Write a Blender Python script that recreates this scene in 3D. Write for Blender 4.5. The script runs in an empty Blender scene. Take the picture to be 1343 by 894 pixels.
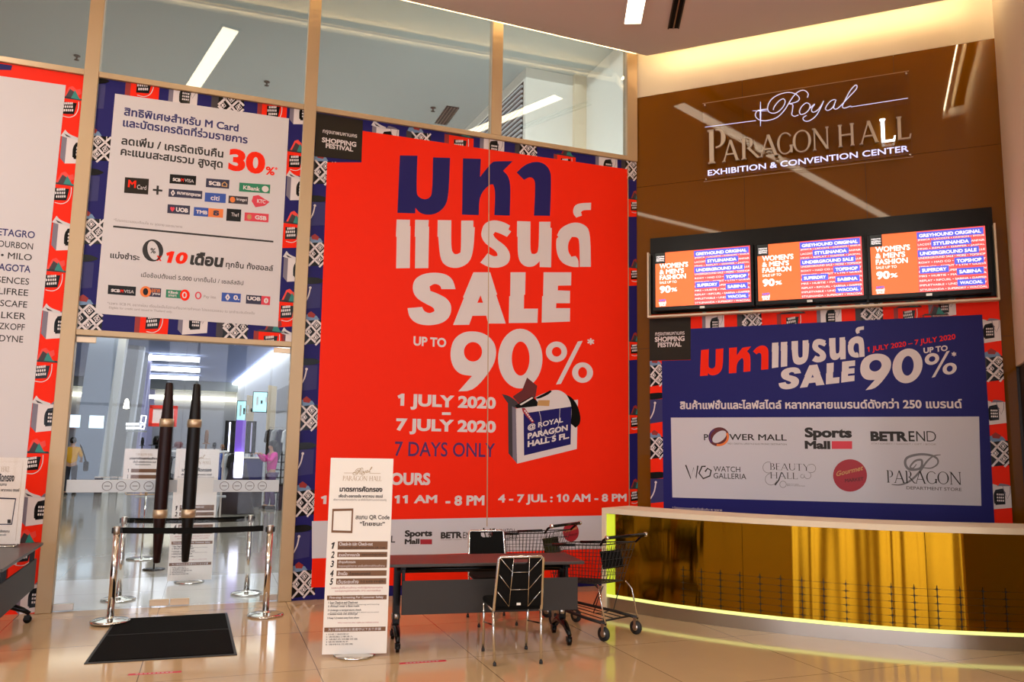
import bpy, math, random
import numpy as np
from mathutils import Vector, Matrix
from mathutils.geometry import delaunay_2d_cdt
random.seed(7)
SC = bpy.context.scene
COL = SC.collection

# ------------------------------------------------------------------ camera
IW, IH = 1343.0, 894.0
FPX, PITCH, ROLL, CAMH = 1048.72, 0.130909, 0.017068, 1.7
CAM = np.array([0.0, 0.0, CAMH])
_fw = np.array([0, math.cos(PITCH), math.sin(PITCH)])
_up = np.array([0, -math.sin(PITCH), math.cos(PITCH)])
_rt = np.array([1.0, 0, 0])
CR = _rt * math.cos(ROLL) + _up * math.sin(ROLL)
CU = -_rt * math.sin(ROLL) + _up * math.cos(ROLL)
cd = bpy.data.cameras.new('camera')
cd.sensor_width = 36.0
cd.lens = FPX * 36.0 / IW
cd.clip_start = 0.05
cd.clip_end = 300
cam = bpy.data.objects.new('camera', cd)
COL.objects.link(cam)
cam.matrix_world = Matrix(((CR[0], CU[0], -_fw[0], 0), (CR[1], CU[1], -_fw[1], 0),
                           (CR[2], CU[2], -_fw[2], CAMH), (0, 0, 0, 1)))
SC.camera = cam
SC.view_settings.view_transform = 'Standard'
SC.view_settings.look = 'None'
SC.view_settings.gamma = 1.0
SC.view_settings.use_curve_mapping = False
SC.view_settings.exposure = -0.14
SC.cycles.max_bounces = 8
SC.cycles.transparent_max_bounces = 12
SC.cycles.diffuse_bounces = 4
SC.cycles.glossy_bounces = 4
SC.cycles.sample_clamp_indirect = 4.0
SC.cycles.caustics_reflective = False
SC.cycles.caustics_refractive = False
SC.cycles.use_denoising = True

# ------------------------------------------------------------------ pixel -> place
def ray(x, y):
    return CR * ((x - IW / 2) / FPX) + CU * ((IH / 2 - y) / FPX) + _fw
def atz(x, y, z=0.0):
    v = ray(x, y)
    return CAM + v * ((z - CAM[2]) / v[2])
class Plane:
    """a vertical plane: origin o, direction d along it, n towards the viewer"""
    def __init__(s, o, ang, off=0.0):
        s.ang = ang
        s.d = np.array([math.cos(ang), math.sin(ang), 0])
        s.n = np.array([math.sin(ang), -math.cos(ang), 0])
        s.o = np.array(o, float) + s.n * off
    def at(s, off): return Plane(s.o, s.ang, off)
    def uz(s, x, y):
        v = ray(x, y)
        t = s.n @ (s.o - CAM) / (s.n @ v)
        q = CAM + t * v
        return np.array([(q - s.o) @ s.d, q[2]])
    def w(s, u, z, off=0.0):
        return s.o + s.d * u + s.n * off + np.array([0, 0, z])
YS, YR = 0.355632, -0.426550
SP = Plane((0, 9.86112, 0), YS)
UCOR = 1.75515
RP = Plane(SP.w(UCOR, 0), YR)
UEND = 4.2616
ZC = 6.88            # underside of the front ceiling
ZB, ZT = 5.5528, 5.615   # transom
ZH0, ZH1 = 2.7624, 2.8208  # door header
C1L, C1R, C2L, C2R, M3L, M3R = -4.9398, -4.7995, -2.6518, -2.5125, -0.3506, -0.2081

# ------------------------------------------------------------------ materials
def s2l(c): return tuple((v / 12.92 if v <= .04045 else ((v + .055) / 1.055) ** 2.4) for v in [k / 255 for k in c])
MATS = {}
def mat(name, rgb, rough=.5, metal=0.0, emit=0.0, spec=.5, noise=0.0, nscale=6.0, coat=0.0, bump=0.0):
    m = bpy.data.materials.new(name); m.use_nodes = True
    nt = m.node_tree; b = nt.nodes['Principled BSDF']
    c = (*s2l(rgb), 1)
    b.inputs['Base Color'].default_value = c
    b.inputs['Roughness'].default_value = rough
    b.inputs['Metallic'].default_value = metal
    b.inputs['Specular IOR Level'].default_value = spec
    b.inputs['Coat Weight'].default_value = coat
    if emit:
        b.inputs['Emission Color'].default_value = c
        b.inputs['Emission Strength'].default_value = emit
    if noise or bump:
        tc = nt.nodes.new('ShaderNodeTexCoord'); nz = nt.nodes.new('ShaderNodeTexNoise')
        nz.inputs['Scale'].default_value = nscale; nz.inputs['Detail'].default_value = 4
        nt.links.new(tc.outputs['Object'], nz.inputs['Vector'])
        if noise:
            mx = nt.nodes.new('ShaderNodeMix'); mx.data_type = 'RGBA'
            mx.inputs[6].default_value = tuple(v * (1 - noise) for v in c[:3]) + (1,)
            mx.inputs[7].default_value = tuple(min(1, v * (1 + noise)) for v in c[:3]) + (1,)
            nt.links.new(nz.outputs['Fac'], mx.inputs[0]); nt.links.new(mx.outputs[2], b.inputs['Base Color'])
        if bump:
            bp = nt.nodes.new('ShaderNodeBump'); bp.inputs['Strength'].default_value = bump
            bp.inputs['Distance'].default_value = .01
            nt.links.new(nz.outputs['Fac'], bp.inputs['Height']); nt.links.new(bp.outputs['Normal'], b.inputs['Normal'])
    MATS[name] = m
    return m
def glass(name, tint, refl=.06, rough=0.0, blend=.35):
    m = bpy.data.materials.new(name); m.use_nodes = True
    nt = m.node_tree; nt.nodes.remove(nt.nodes['Principled BSDF'])
    out = nt.nodes['Material Output']
    tr = nt.nodes.new('ShaderNodeBsdfTransparent'); tr.inputs[0].default_value = (*tint, 1)
    gl = nt.nodes.new('ShaderNodeBsdfGlossy'); gl.inputs['Roughness'].default_value = rough
    lw = nt.nodes.new('ShaderNodeLayerWeight'); lw.inputs['Blend'].default_value = blend
    ma = nt.nodes.new('ShaderNodeMath'); ma.operation = 'MULTIPLY_ADD'
    ma.inputs[1].default_value = .45; ma.inputs[2].default_value = refl
    nt.links.new(lw.outputs['Fresnel'], ma.inputs[0])
    mx = nt.nodes.new('ShaderNodeMixShader')
    nt.links.new(ma.outputs[0], mx.inputs[0]); nt.links.new(tr.outputs[0], mx.inputs[1]); nt.links.new(gl.outputs[0], mx.inputs[2])
    nt.links.new(mx.outputs[0], out.inputs[0])
    MATS[name] = m
    return m
def M(n): return MATS[n]

# ------------------------------------------------------------------ world and light
wd = bpy.data.worlds.new('world'); SC.world = wd; wd.use_nodes = True
wd.node_tree.nodes['Background'].inputs[0].default_value = (1.0, .92, .85, 1)
wd.node_tree.nodes['Background'].inputs[1].default_value = 0.30
def area(name, loc, size, sizey, power, color, rot=(0, 0, 0)):
    l = bpy.data.lights.new(name, 'AREA'); l.shape = 'RECTANGLE'; l.size = size; l.size_y = sizey
    l.energy = power; l.color = color
    o = bpy.data.objects.new(name, l); COL.objects.link(o); o.location = loc; o.rotation_euler = rot
    return o
LAMP_INNER, LAMP_ATRIUM, LAMP_FILL = 520, 700, 136
def fill_lamp(x, y, power):  # added bare disc lamp at ceiling height, out of view, fill for the hall
    l = bpy.data.lights.new('fill_lamp', 'AREA'); l.shape = 'DISK'; l.size = .45
    l.energy = power; l.color = (1, .935, .86)
    o = bpy.data.objects.new('fill_lamp', l); COL.objects.link(o); o.location = (x, y, ZC - .02)
for _x, _y, _k in ((-9, 1, 1), (-9, -5, 1), (-5.5, -1, 1.2), (-5.5, -7, 1), (-1, -4, 1.3), (2.5, -4, 1.3), (4.2, 1.5, 1.0), (7.5, 1, 1), (7.5, -5, 1), (4.6, -8, 1), (-5.2, 4.4, .9)):
    fill_lamp(_x, _y, LAMP_FILL * _k)
_c = SP.w(-3.0, 0, -9)
area('atrium_light', (_c[0], _c[1], 8.8), 12, 16, LAMP_ATRIUM, (.93, .98, 1), (0, 0, YS))
_c = SP.w(-3.0, 0, -11)
area('atrium_fill_up', (_c[0], _c[1], 5.3), 10, 12, 330, (.95, .99, 1), (math.pi, 0, YS))  # added unseen lamp facing up, brightens the grey inner ceiling
def aim(name, p, q, sx, sy, power, color):
    d = Vector([float(c) for c in (np.array(q) - np.array(p))])
    return area(name, Vector([float(c) for c in p]), sx, sy, power, color, d.to_track_quat('-Z', 'Y').to_euler())
aim('entrance_fill', SP.w(-3.7, 5.3, -.35), SP.w(-3.9, .8, -4.5), 2.4, .3, 170, (.96, .98, 1))  # added unseen fill, brightens what faces the doors inside
aim('block_fill', SP.w(1.3, 5.3, -2.6), SP.w(1.2, 8.2, -6), 1.6, .6, 130, (.95, 1, 1))  # added unseen fill, whitens the service block
_c = SP.w(-4.0, 0, -34)
area('inner_hall_light', (_c[0], _c[1], 5.35), 14, 20, LAMP_INNER, (.85, .9, 1), (0, 0, YS))

# ------------------------------------------------------------------ mesh builder
class MB:
    def __init__(s): s.v, s.f, s.m, s.sm, s.mats = [], [], [], [], []
    def mi(s, m):
        if isinstance(m, str): m = MATS[m]
        if m not in s.mats: s.mats.append(m)
        return s.mats.index(m)
    def add(s, vs, fs, m, smooth=False):
        k = len(s.v); i = s.mi(m)
        s.v += [tuple(float(c) for c in p) for p in vs]
        for f in fs: s.f.append(tuple(k + j for j in f)); s.m.append(i); s.sm.append(smooth)
        return s
    def quad(s, a, b, c, d, m): return s.add([a, b, c, d], [(0, 1, 2, 3)], m)
    def box(s, lo, hi, m, mtx=None):
        x0, y0, z0 = lo; x1, y1, z1 = hi
        vs = [(x0, y0, z0), (x1, y0, z0), (x1, y1, z0), (x0, y1, z0), (x0, y0, z1), (x1, y0, z1), (x1, y1, z1), (x0, y1, z1)]
        if mtx is not None: vs = [mtx @ Vector(p) for p in vs]
        return s.add(vs, [(3, 2, 1, 0), (4, 5, 6, 7), (0, 1, 5, 4), (1, 2, 6, 5), (2, 3, 7, 6), (3, 0, 4, 7)], m)
    def tube(s, pts, r, m, n=8, closed=False, caps=True, flat=None):
        pts = [Vector(p) for p in pts]; N = len(pts)
        rs = r if isinstance(r, (list, tuple)) else [r] * N
        vs, fs = [], []; prev = None
        for i, p in enumerate(pts):
            a = pts[(i - 1) % N] if (closed or i > 0) else p
            b = pts[(i + 1) % N] if (closed or i < N - 1) else p
            t = (b - a).normalized()
            if prev is None:
                x = t.orthogonal() if abs(t.z) > .9 else t.cross(Vector((0, 0, 1)))
            else:
                x = prev - t * prev.dot(t)
            x.normalize(); prev = x; y = t.cross(x)
            for k in range(n):
                an = 2 * math.pi * (k + .5) / n
                vs.append(p + x * (math.cos(an) * rs[i]) + y * (math.sin(an) * rs[i] * (flat or 1)))
        for i in range(N if closed else N - 1):
            j = (i + 1) % N
            for k in range(n):
                l = (k + 1) % n
                fs.append((i * n + k, i * n + l, j * n + l, j * n + k))
        if caps and not closed:
            fs.append(tuple(range(n - 1, -1, -1))); fs.append(tuple((N - 1) * n + k for k in range(n)))
        return s.add(vs, fs, m, n > 4)
    def lathe(s, prof, m, n=28, c=(0, 0, 0), mtx=None):
        vs, fs = [], []; N = len(prof)
        for r, z in prof:
            for k in range(n):
                a = 2 * math.pi * k / n
                p = Vector((c[0] + r * math.cos(a), c[1] + r * math.sin(a), c[2] + z))
                vs.append(mtx @ p if mtx is not None else p)
        for i in range(N - 1):
            for k in range(n):
                l = (k + 1) % n
                fs.append((i * n + k, i * n + l, (i + 1) * n + l, (i + 1) * n + k))
        fs.append(tuple(range(n - 1, -1, -1))); fs.append(tuple((N - 1) * n + k for k in range(n)))
        return s.add(vs, fs, m, True)
    def prism(s, poly, z0, z1, m, mtx=None, holes=()):
        """poly in x,y (may be concave, may have holes), z0..z1"""
        conts = [list(poly)] + [list(h) for h in holes]
        V2, T = fill(conts)
        k = len(V2)
        vs = [(p[0], p[1], z1) for p in V2] + [(p[0], p[1], z0) for p in V2]
        fs = [t for t in T] + [tuple(k + j for j in reversed(t)) for t in T]
        for ci, c in enumerate(conts):
            b = len(vs); n = len(c)
            ar = sum(c[i][0] * c[(i + 1) % n][1] - c[(i + 1) % n][0] * c[i][1] for i in range(n))
            if (ar < 0) == (ci == 0): c = c[::-1]
            vs += [(p[0], p[1], z0) for p in c] + [(p[0], p[1], z1) for p in c]
            fs += [(b + i, b + (i + 1) % n, b + n + (i + 1) % n, b + n + i) for i in range(n)]
        if mtx is not None: vs = [mtx @ Vector(p) for p in vs]
        return s.add(vs, fs, m)
    def ball(s, c, r, m, n=16, rings=10, mtx=None):
        rx, ry, rz = r if isinstance(r, (tuple, list)) else (r, r, r)
        vs, fs = [], []
        for i in range(rings + 1):
            t = math.pi * i / rings
            for k in range(n):
                a = 2 * math.pi * k / n
                p = Vector((rx * math.sin(t) * math.cos(a), ry * math.sin(t) * math.sin(a), -rz * math.cos(t)))
                if mtx is not None: p = mtx @ p
                vs.append(Vector(c) + p)
        for i in range(rings):
            for k in range(n):
                l = (k + 1) % n
                fs.append((i * n + k, i * n + l, (i + 1) * n + l, (i + 1) * n + k))
        return s.add(vs, fs, m, True)
    def build(s, name, parent=None, bevel=0.0, kind=None, loc=None):
        me = bpy.data.meshes.new(name)
        me.from_pydata(s.v, [], s.f)
        for m in s.mats: me.materials.append(m)
        me.polygons.foreach_set('material_index', s.m)
        me.polygons.foreach_set('use_smooth', s.sm)
        me.update()
        o = bpy.data.objects.new(name, me); COL.objects.link(o)
        if parent is not None: o.parent = parent
        if loc is not None: o.location = loc
        if kind: o['kind'] = kind
        if bevel:
            b = o.modifiers.new('bevel', 'BEVEL'); b.width = bevel; b.segments = 2; b.limit_method = 'ANGLE'; b.angle_limit = math.radians(50)
        return o
def tag(o, label=None, cat=None, group=None, kind=None):
    if label: o['label'] = label
    if cat: o['category'] = cat
    if group: o['group'] = group
    if kind: o['kind'] = kind
    return o
def thing(name, label, cat, loc=(0, 0, 0), rz=0.0, group=None):
    o = bpy.data.objects.new(name, None); COL.objects.link(o)
    o.empty_display_size = .1
    o.location = Vector([float(c) for c in loc]); o.rotation_euler = (0, 0, rz)
    return tag(o, label, cat, group)
def dup(root, loc, rz, label=None, group=None):
    r = root.copy(); COL.objects.link(r); r.location = Vector([float(c) for c in loc]); r.rotation_euler = (0, 0, rz)
    if label: r['label'] = label
    if group: r['group'] = group
    for ch in list(root.children):
        c = ch.copy(); COL.objects.link(c); c.parent = r
        for g in list(ch.children):
            d = g.copy(); COL.objects.link(d); d.parent = c
    return r

# ------------------------------------------------------------------ flat shapes and lettering
def winding(pts, conts):
    w = np.zeros(len(pts), int); px, py = pts[:, 0], pts[:, 1]
    for c in conts:
        a = np.asarray(c, float); b = np.roll(a, -1, 0)
        ax, ay, bx, by = a[:, 0][:, None], a[:, 1][:, None], b[:, 0][:, None], b[:, 1][:, None]
        side = (bx - ax) * (py - ay) - (px - ax) * (by - ay)
        w += ((ay <= py) & (by > py) & (side > 0)).sum(0) - ((ay > py) & (by <= py) & (side < 0)).sum(0)
    return w
def fill(conts, rule='odd'):
    conts = [np.asarray(c, float) for c in conts if len(c) > 2]
    allp = np.vstack(conts); mn = allp.min(0); sc = max((allp.max(0) - mn).max(), 1e-9)
    vs, es = [], []
    for c in conts:
        k = len(vs); n = len(c)
        vs += [Vector(p) for p in (c - mn) / sc]
        es += [(k + i, k + (i + 1) % n) for i in range(n)]
    r = delaunay_2d_cdt(vs, es, [], 0, 1e-7)
    V2 = np.array([(p.x, p.y) for p in r[0]]); T = [tuple(t) for t in r[2]]
    if not T: return [], []
    cen = np.array([V2[list(t)].mean(0) for t in T])
    w = winding(cen, [(c - mn) / sc for c in conts])
    keep = (w % 2 != 0) if rule == 'odd' else (w != 0)
    return V2 * sc + mn, [t for t, k in zip(T, keep) if k]
_tsc = bpy.data.scenes.new('lettering_scratch')
_tc = {}
def glyphs(s, weight=0.0, shear=0.0):
    """outline contours of a string at size 1 (nonzero fill), bold by weight"""
    key = (s, weight, shear)
    if key in _tc: return _tc[key]
    cu = bpy.data.curves.new('scratch', 'FONT'); cu.body = s; cu.resolution_u = 3
    ob = bpy.data.objects.new('scratch', cu); _tsc.collection.objects.link(ob)
    vl = _tsc.view_layers[0]; vl.update(); dg = vl.depsgraph
    c2 = ob.evaluated_get(dg).to_curve(dg)
    out = []
    for sp in c2.splines:
        pts = []
        if sp.type == 'BEZIER':
            bp = sp.bezier_points; n = len(bp)
            for i in range(n):
                a, b = bp[i], bp[(i + 1) % n]
                straight = (a.handle_right - a.co).cross(b.co - a.co).length < 1e-5 and (b.handle_left - b.co).cross(b.co - a.co).length < 1e-5
                K = 1 if straight else 4
                for k in range(K):
                    t = k / K
                    p = a.co * (1 - t) ** 3 + a.handle_right * (3 * t * (1 - t) ** 2) + b.handle_left * (3 * t * t * (1 - t)) + b.co * t ** 3
                    pts.append((p.x, p.y))
        else:
            pts = [(p.co.x, p.co.y) for p in sp.points]
        q = [pts[0]] if pts else []
        for p in pts[1:]:
            if (p[0] - q[-1][0]) ** 2 + (p[1] - q[-1][1]) ** 2 > 1e-8: q.append(p)
        if len(q) > 2: out.append(np.array(q))
    ob.evaluated_get(dg).to_curve_clear()
    _tsc.collection.objects.unlink(ob); bpy.data.objects.remove(ob); bpy.data.curves.remove(cu)
    def ar(c): return float((c[:, 0] * np.roll(c[:, 1], -1) - np.roll(c[:, 0], -1) * c[:, 1]).sum())
    n1 = s.count('1')
    if n1:
        tall = [i for i, c in enumerate(out) if len(c) <= 6 and np.ptp(c[:, 1]) > .55 and np.ptp(c[:, 0]) < .14]
        if len(tall) == n1 or (len(tall) > n1 and s[0] == '1' and n1 == 1):
            for i in (tall if len(tall) == n1 else [min(tall, key=lambda j: out[j][:, 0].min())]):
                c = out[i]; x0, x1, y0, y1 = c[:, 0].min(), c[:, 0].max(), c[:, 1].min(), c[:, 1].max(); w_ = x1 - x0
                q = np.array([(x0, y0), (x1, y0), (x1, y1), (x0 + w_ * .2, y1), (x0 - .15, y1 - .12), (x0 - .11, y1 - .12 - w_), (x0, y1 - .15)])
                out[i] = q if ar(c) > 0 else q[::-1]
    if weight:
        big = sorted(out, key=lambda c: -abs(ar(c)))
        def sgn(c):
            m = (c.min(0) + c.max(0)) / 2
            for k in big:
                if (k.min(0) <= m).all() and (m <= k.max(0)).all(): return 1.0 if ar(k) < 0 else -1.0
            return 1.0
        res = []
        for c in out:
            sg = sgn(c)
            a, b = np.roll(c, 1, 0), np.roll(c, -1, 0)
            e0 = c - a; e1 = b - c
            e0 /= np.linalg.norm(e0, axis=1)[:, None] + 1e-12; e1 /= np.linalg.norm(e1, axis=1)[:, None] + 1e-12
            n0 = np.stack([-e0[:, 1], e0[:, 0]], 1) * sg; n1 = np.stack([-e1[:, 1], e1[:, 0]], 1) * sg
            nn = n0 + n1; l2 = (nn ** 2).sum(1)[:, None]
            res.append(c + weight * nn * 2 / np.maximum(l2, .9))
        out = res
    if shear: out = [np.stack([c[:, 0] + shear * c[:, 1], c[:, 1]], 1) for c in out]
    _tc[key] = out
    return out
def smooth_poly(p, it=2, corner=50):
    p = [np.array(q, float) for q in p]
    cor = []
    n = len(p)
    for i in range(n):
        a = p[i] - p[i - 1]; b = p[(i + 1) % n] - p[i]
        cor.append(abs(math.degrees(math.atan2(a[0] * b[1] - a[1] * b[0], a @ b))) > corner)
    for _ in range(it):
        q, cc = [], []
        n = len(p)
        for i in range(n):
            a, b = p[i], p[(i + 1) % n]
            if cor[i]: q.append(a); cc.append(True)
            else: q.append(a * .75 + b * .25); cc.append(False)
            if not cor[(i + 1) % n]: q.append(a * .25 + b * .75); cc.append(False)
        p, cor = q, cc
    return p
def spline(pts, n=6, closed=False):
    pts = [np.array(p, float) for p in pts]; out = []; N = len(pts)
    for i in range(N if closed else N - 1):
        p0 = pts[(i - 1) % N] if (closed or i) else pts[0]
        p1, p2 = pts[i], pts[(i + 1) % N]
        p3 = pts[(i + 2) % N] if (closed or i + 2 < N) else pts[-1]
        for k in range(n):
            t = k / n
            out.append(.5 * (2 * p1 + (p2 - p0) * t + (2 * p0 - 5 * p1 + 4 * p2 - p3) * t * t + (3 * p1 - p0 - 3 * p2 + p3) * t ** 3))
    if not closed: out.append(pts[-1])
    return out
def ribbon(pts, w):
    """a stroke outline along pts; w a number or one width per point"""
    P_ = np.array(pts, float); n = len(P_)
    ws = np.array(w if hasattr(w, '__len__') else [w] * n, float)[:, None] / 2
    t = np.gradient(P_, axis=0); t /= np.linalg.norm(t, axis=1)[:, None] + 1e-12
    nn = np.stack([-t[:, 1], t[:, 0]], 1)
    return list(P_ + nn * ws) + list((P_ - nn * ws)[::-1])
def ell(cx, cy, rx, ry, n=40, rot=0.0):
    return [(cx + rx * math.cos(a) * math.cos(rot) - ry * math.sin(a) * math.sin(rot), cy + rx * math.cos(a) * math.sin(rot) + ry * math.sin(a) * math.cos(rot))
            for a in [2 * math.pi * i / n for i in range(n)]]
LAYER = .0008
class Print:
    """flat print on a plane: each named part is one mesh under root, in the plane's own u,z metres"""
    def __init__(s, root, plane, u0=0.0, z0=0.0, clip=None):
        s.root, s.pl, s.u0, s.z0, s.clip, s.parts = root, plane, u0, z0, clip, {}
        s.px = True
        s.map = None
    def P(s, p):
        if s.map is not None: return np.array(s.map(p))
        return s.pl.uz(p[0], p[1])
    def tris(s, part, V2, T, m, layer):
        mb = s.parts.setdefault(part, MB())
        y = -layer * LAYER
        if s.clip is None:
            mb.add([(p[0] - s.u0, y, p[1] - s.z0) for p in V2], T, m)
            return
        a0, b0, a1, b1 = s.clip
        for t in T:
            poly = [tuple(V2[i]) for i in t]
            for ax, lim, sg in ((0, a0, 1), (0, a1, -1), (1, b0, 1), (1, b1, -1)):
                q = []
                for i in range(len(poly)):
                    A, B = poly[i - 1], poly[i]
                    ia, ib = (A[ax] - lim) * sg >= 0, (B[ax] - lim) * sg >= 0
                    if ia != ib:
                        k = (lim - A[ax]) / (B[ax] - A[ax]); q.append((A[0] + k * (B[0] - A[0]), A[1] + k * (B[1] - A[1])))
                    if ib: q.append(B)
                poly = q
                if not poly: break
            if len(poly) > 2: mb.add([(p[0] - s.u0, y, p[1] - s.z0) for p in poly], [tuple(range(len(poly)))], m)
    def shape(s, part, conts, m, layer=1, rule='odd', raw=False):
        c2 = conts if raw else [[s.P(p) for p in c] for c in conts]
        V2, T = fill(c2, rule)
        # face the viewer
        T2 = []
        for t in T:
            a, b, c = (V2[i] for i in t)
            T2.append(t if (b[0] - a[0]) * (c[1] - a[1]) - (b[1] - a[1]) * (c[0] - a[0]) > 0 else t[::-1])
        s.tris(part, V2, T2, m, layer)
    def poly(s, part, pts, m, layer=1): s.shape(part, [pts], m, layer)
    def rect(s, part, x0, y0, x1, y1, m, layer=1): s.poly(part, [(x0, y0), (x1, y0), (x1, y1), (x0, y1)], m, layer)
    def line(s, part, pts, w, m, layer=1):
        """a stroke through places pts, w metres wide"""
        s.shape(part, [ribbon([s.P(p) for p in pts], w)], m, layer, 'nz', raw=True)
    def text(s, part, st, m, layer, left, right, top=None, weight=0.0, shear=0.0, rot=False):
        """fit the ink of st between left and right (baseline ends); top fixes the ink height"""
        g = glyphs(st, weight, shear)
        if not g: return
        al = np.vstack(g); mn, mx = al.min(0), al.max(0)
        A, B = s.P(left), s.P(right)
        w = B[0] - A[0]; k = w / (mx[0] - mn[0])
        kz = k if top is None else (s.P((left[0], top))[1] - A[1]) / (mx[1] - mn[1])
        base = 0.0 if top is None else mn[1]
        sl = (B[1] - A[1]) / w if rot else 0.0
        c2 = [np.stack([A[0] + (c[:, 0] - mn[0]) * k, A[1] + (c[:, 1] - base) * kz + (c[:, 0] - mn[0]) * k * sl], 1) for c in g]
        s.shape(part, c2, m, layer, 'nz', raw=True)
    def done(s):
        r = {}
        for n, mb in s.parts.items(): r[n] = mb.build(n, s.root)
        return r

# ------------------------------------------------------------------ material list
mat('frame', (192, 163, 126), .38, .25)
mat('cream', (232, 216, 190), .7, noise=.02)
mat('wall_white', (236, 232, 224), .7)
mat('ceil_tan', (222, 217, 214), .85, noise=.02, nscale=2)
mat('ceil_grey', (160, 165, 162), .9, noise=.10, nscale=.35)
mat('brown_glass', (114, 66, 0), .03, spec=.42, noise=.04, nscale=1.2, coat=.16)
mat('dark_brown', (40, 27, 16), .4)
mat('black', (12, 11, 11), .22, spec=.25)
mat('black_matt', (11, 10, 9), .85, spec=.2)
mat('charcoal', (46, 41, 39), .55, noise=.05, nscale=30)
mat('table_top', (58, 51, 49), .35, noise=.05, nscale=20)
mat('chrome', (225, 222, 216), .12, 1.0)
mat('steel', (190, 180, 168), .28, 1.0, noise=.05, nscale=3)
mat('brass', (212, 186, 156), .38, .8)
m = mat('gold', (166, 120, 22), .10, 1.0)
_nt = m.node_tree; _b = _nt.nodes['Principled BSDF']; _b.inputs['Anisotropic'].default_value = .88; _b.inputs['Anisotropic Rotation'].default_value = 0.25
_tg = _nt.nodes.new('ShaderNodeTangent'); _tg.direction_type = 'RADIAL'; _tg.axis = 'Z'
_nt.links.new(_tg.outputs[0], _b.inputs['Tangent'])
_tcn = _nt.nodes.new('ShaderNodeTexCoord'); _mp = _nt.nodes.new('ShaderNodeMapping'); _mp.inputs['Scale'].default_value = (1, 1, .04)
_nz = _nt.nodes.new('ShaderNodeTexNoise'); _nz.inputs['Scale'].default_value = 1.9; _nz.inputs['Detail'].default_value = 1.2
_bp = _nt.nodes.new('ShaderNodeBump'); _bp.inputs['Strength'].default_value = .8; _bp.inputs['Distance'].default_value = .05
_nt.links.new(_tcn.outputs['Object'], _mp.inputs[0]); _nt.links.new(_mp.outputs[0], _nz.inputs['Vector'])
_nt.links.new(_nz.outputs['Fac'], _bp.inputs['Height']); _nt.links.new(_bp.outputs['Normal'], _b.inputs['Normal'])
mat('etch', (40, 30, 8), .5)
mat('white', (245, 240, 234), .5)
mat('sheet', (216, 209, 211), .55, spec=.2)
mat('sheet_cool', (212, 210, 218), .55, spec=.2)
mat('red', (252, 40, 4), .5, spec=.15)
mat('red_dark', (150, 26, 12), .5)
mat('blue', (28, 22, 98), .5, spec=.2)
mat('blue_r', (30, 30, 108), .5, spec=.2)
mat('badge', (38, 30, 20), .5, spec=.2)
mat('ink', (34, 28, 26), .6)
mat('ink_grey', (90, 84, 84), .6)
mat('pale_ink', (150, 138, 138), .6)
mat('navy', (38, 34, 100), .6)
mat('purple_ink', (74, 28, 96), .6)
mat('white_print', (226, 214, 214), .5)
mat('teal', (24, 128, 120), .5)
mat('bagside', (122, 112, 128), .5)
mat('darkside', (52, 40, 46), .5)
mat('skyprint', (110, 140, 176), .5)
mat('maroon', (96, 14, 18), .5)
mat('orange_print', (238, 122, 44), .5)
mat('green_print', (20, 128, 88), .5)
mat('card_blue', (38, 76, 166), .5)
mat('card_navy', (34, 30, 62), .5)
mat('card_pink', (222, 52, 72), .5)
mat('tan_print', (200, 150, 90), .5)
mat('brown_print', (124, 88, 62), .6)
mat('logo_gold', (176, 150, 112), .5)
mat('logo_grey', (120, 118, 122), .5)
mat('gourmet', (168, 30, 46), .5)
mat('wood_dark', (34, 9, 9), .38, spec=.3, noise=.3, nscale=14)
mat('wood_black', (15, 9, 8), .38, spec=.3, noise=.3, nscale=14)
mat('mat_black', (15, 13, 12), .95, spec=.1, bump=.6, nscale=220, noise=.15)
mat('mat_edge', (40, 38, 36), .6)
mat('tape_red', (196, 40, 60), .5)
mat('frost', (205, 212, 220), .6)
mat('cord', (30, 28, 28), .6)
mat('rubber', (40, 40, 42), .7)
mat('lamp', (255, 240, 208), .5, emit=7.0)
mat('cove', (255, 222, 168), .5, emit=36.0)
mat('cove_front', (255, 232, 186), .5, emit=60.0)
mat('cove_side', (255, 230, 184), .5, emit=60.0)
mat('glow_yellow', (238, 255, 150), .5, emit=.8)
mat('side_glow', (214, 236, 60), .4, emit=.45)
mat('sign_light', (206, 212, 255), .4, emit=1.25)
mat('sign_lit', (240, 250, 255), .4, emit=4.5)
mat('sign_metal', (206, 190, 166), .45, .35)
mat('scr_orange', (255, 118, 58), .3, emit=.8)
mat('scr_pink', (255, 120, 120), .3, emit=.85)
mat('scr_blue', (84, 98, 226), .3, emit=.9)
mat('scr_white', (255, 250, 250), .3, emit=1.25)
mat('scr_dark', (26, 34, 30), .3, emit=.4)
mat('scr_red', (252, 92, 92), .3, emit=.8)
mat('inner_white', (232, 236, 240), .6)
mat('inner_grey', (176, 178, 182), .6)
mat('inner_blue', (160, 176, 204), .5)
mat('inner_lilac', (196, 194, 232), .5)
mat('inner_ceil', (150, 164, 206), .8)
mat('inner_lamp', (250, 252, 255), .5, emit=5.5)
mat('inner_warm', (255, 246, 222), .5, emit=4.0)
mat('screen_cool', (206, 232, 255), .4, emit=1.6)
mat('screen_teal', (170, 220, 226), .4, emit=1.1)
mat('neon', (240, 248, 255), .4, emit=4.0)
mat('kiosk_purple', (120, 84, 196), .4, emit=.5)
mat('kiosk_glow', (226, 226, 255), .4, emit=3.6)
mat('drape_blue', (44, 44, 112), .6)
mat('drape_dark', (48, 40, 52), .7)
mat('skin', (198, 150, 122), .55)
mat('hair', (24, 18, 16), .5)
mat('shirt_yellow', (232, 170, 30), .7)
mat('trousers_dark', (36, 36, 48), .8)
mat('jacket_pink', (226, 40, 160), .6)
mat('trousers_mauve', (106, 80, 128), .7)
mat('window_day', (232, 238, 255), .5, emit=4.0)
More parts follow.
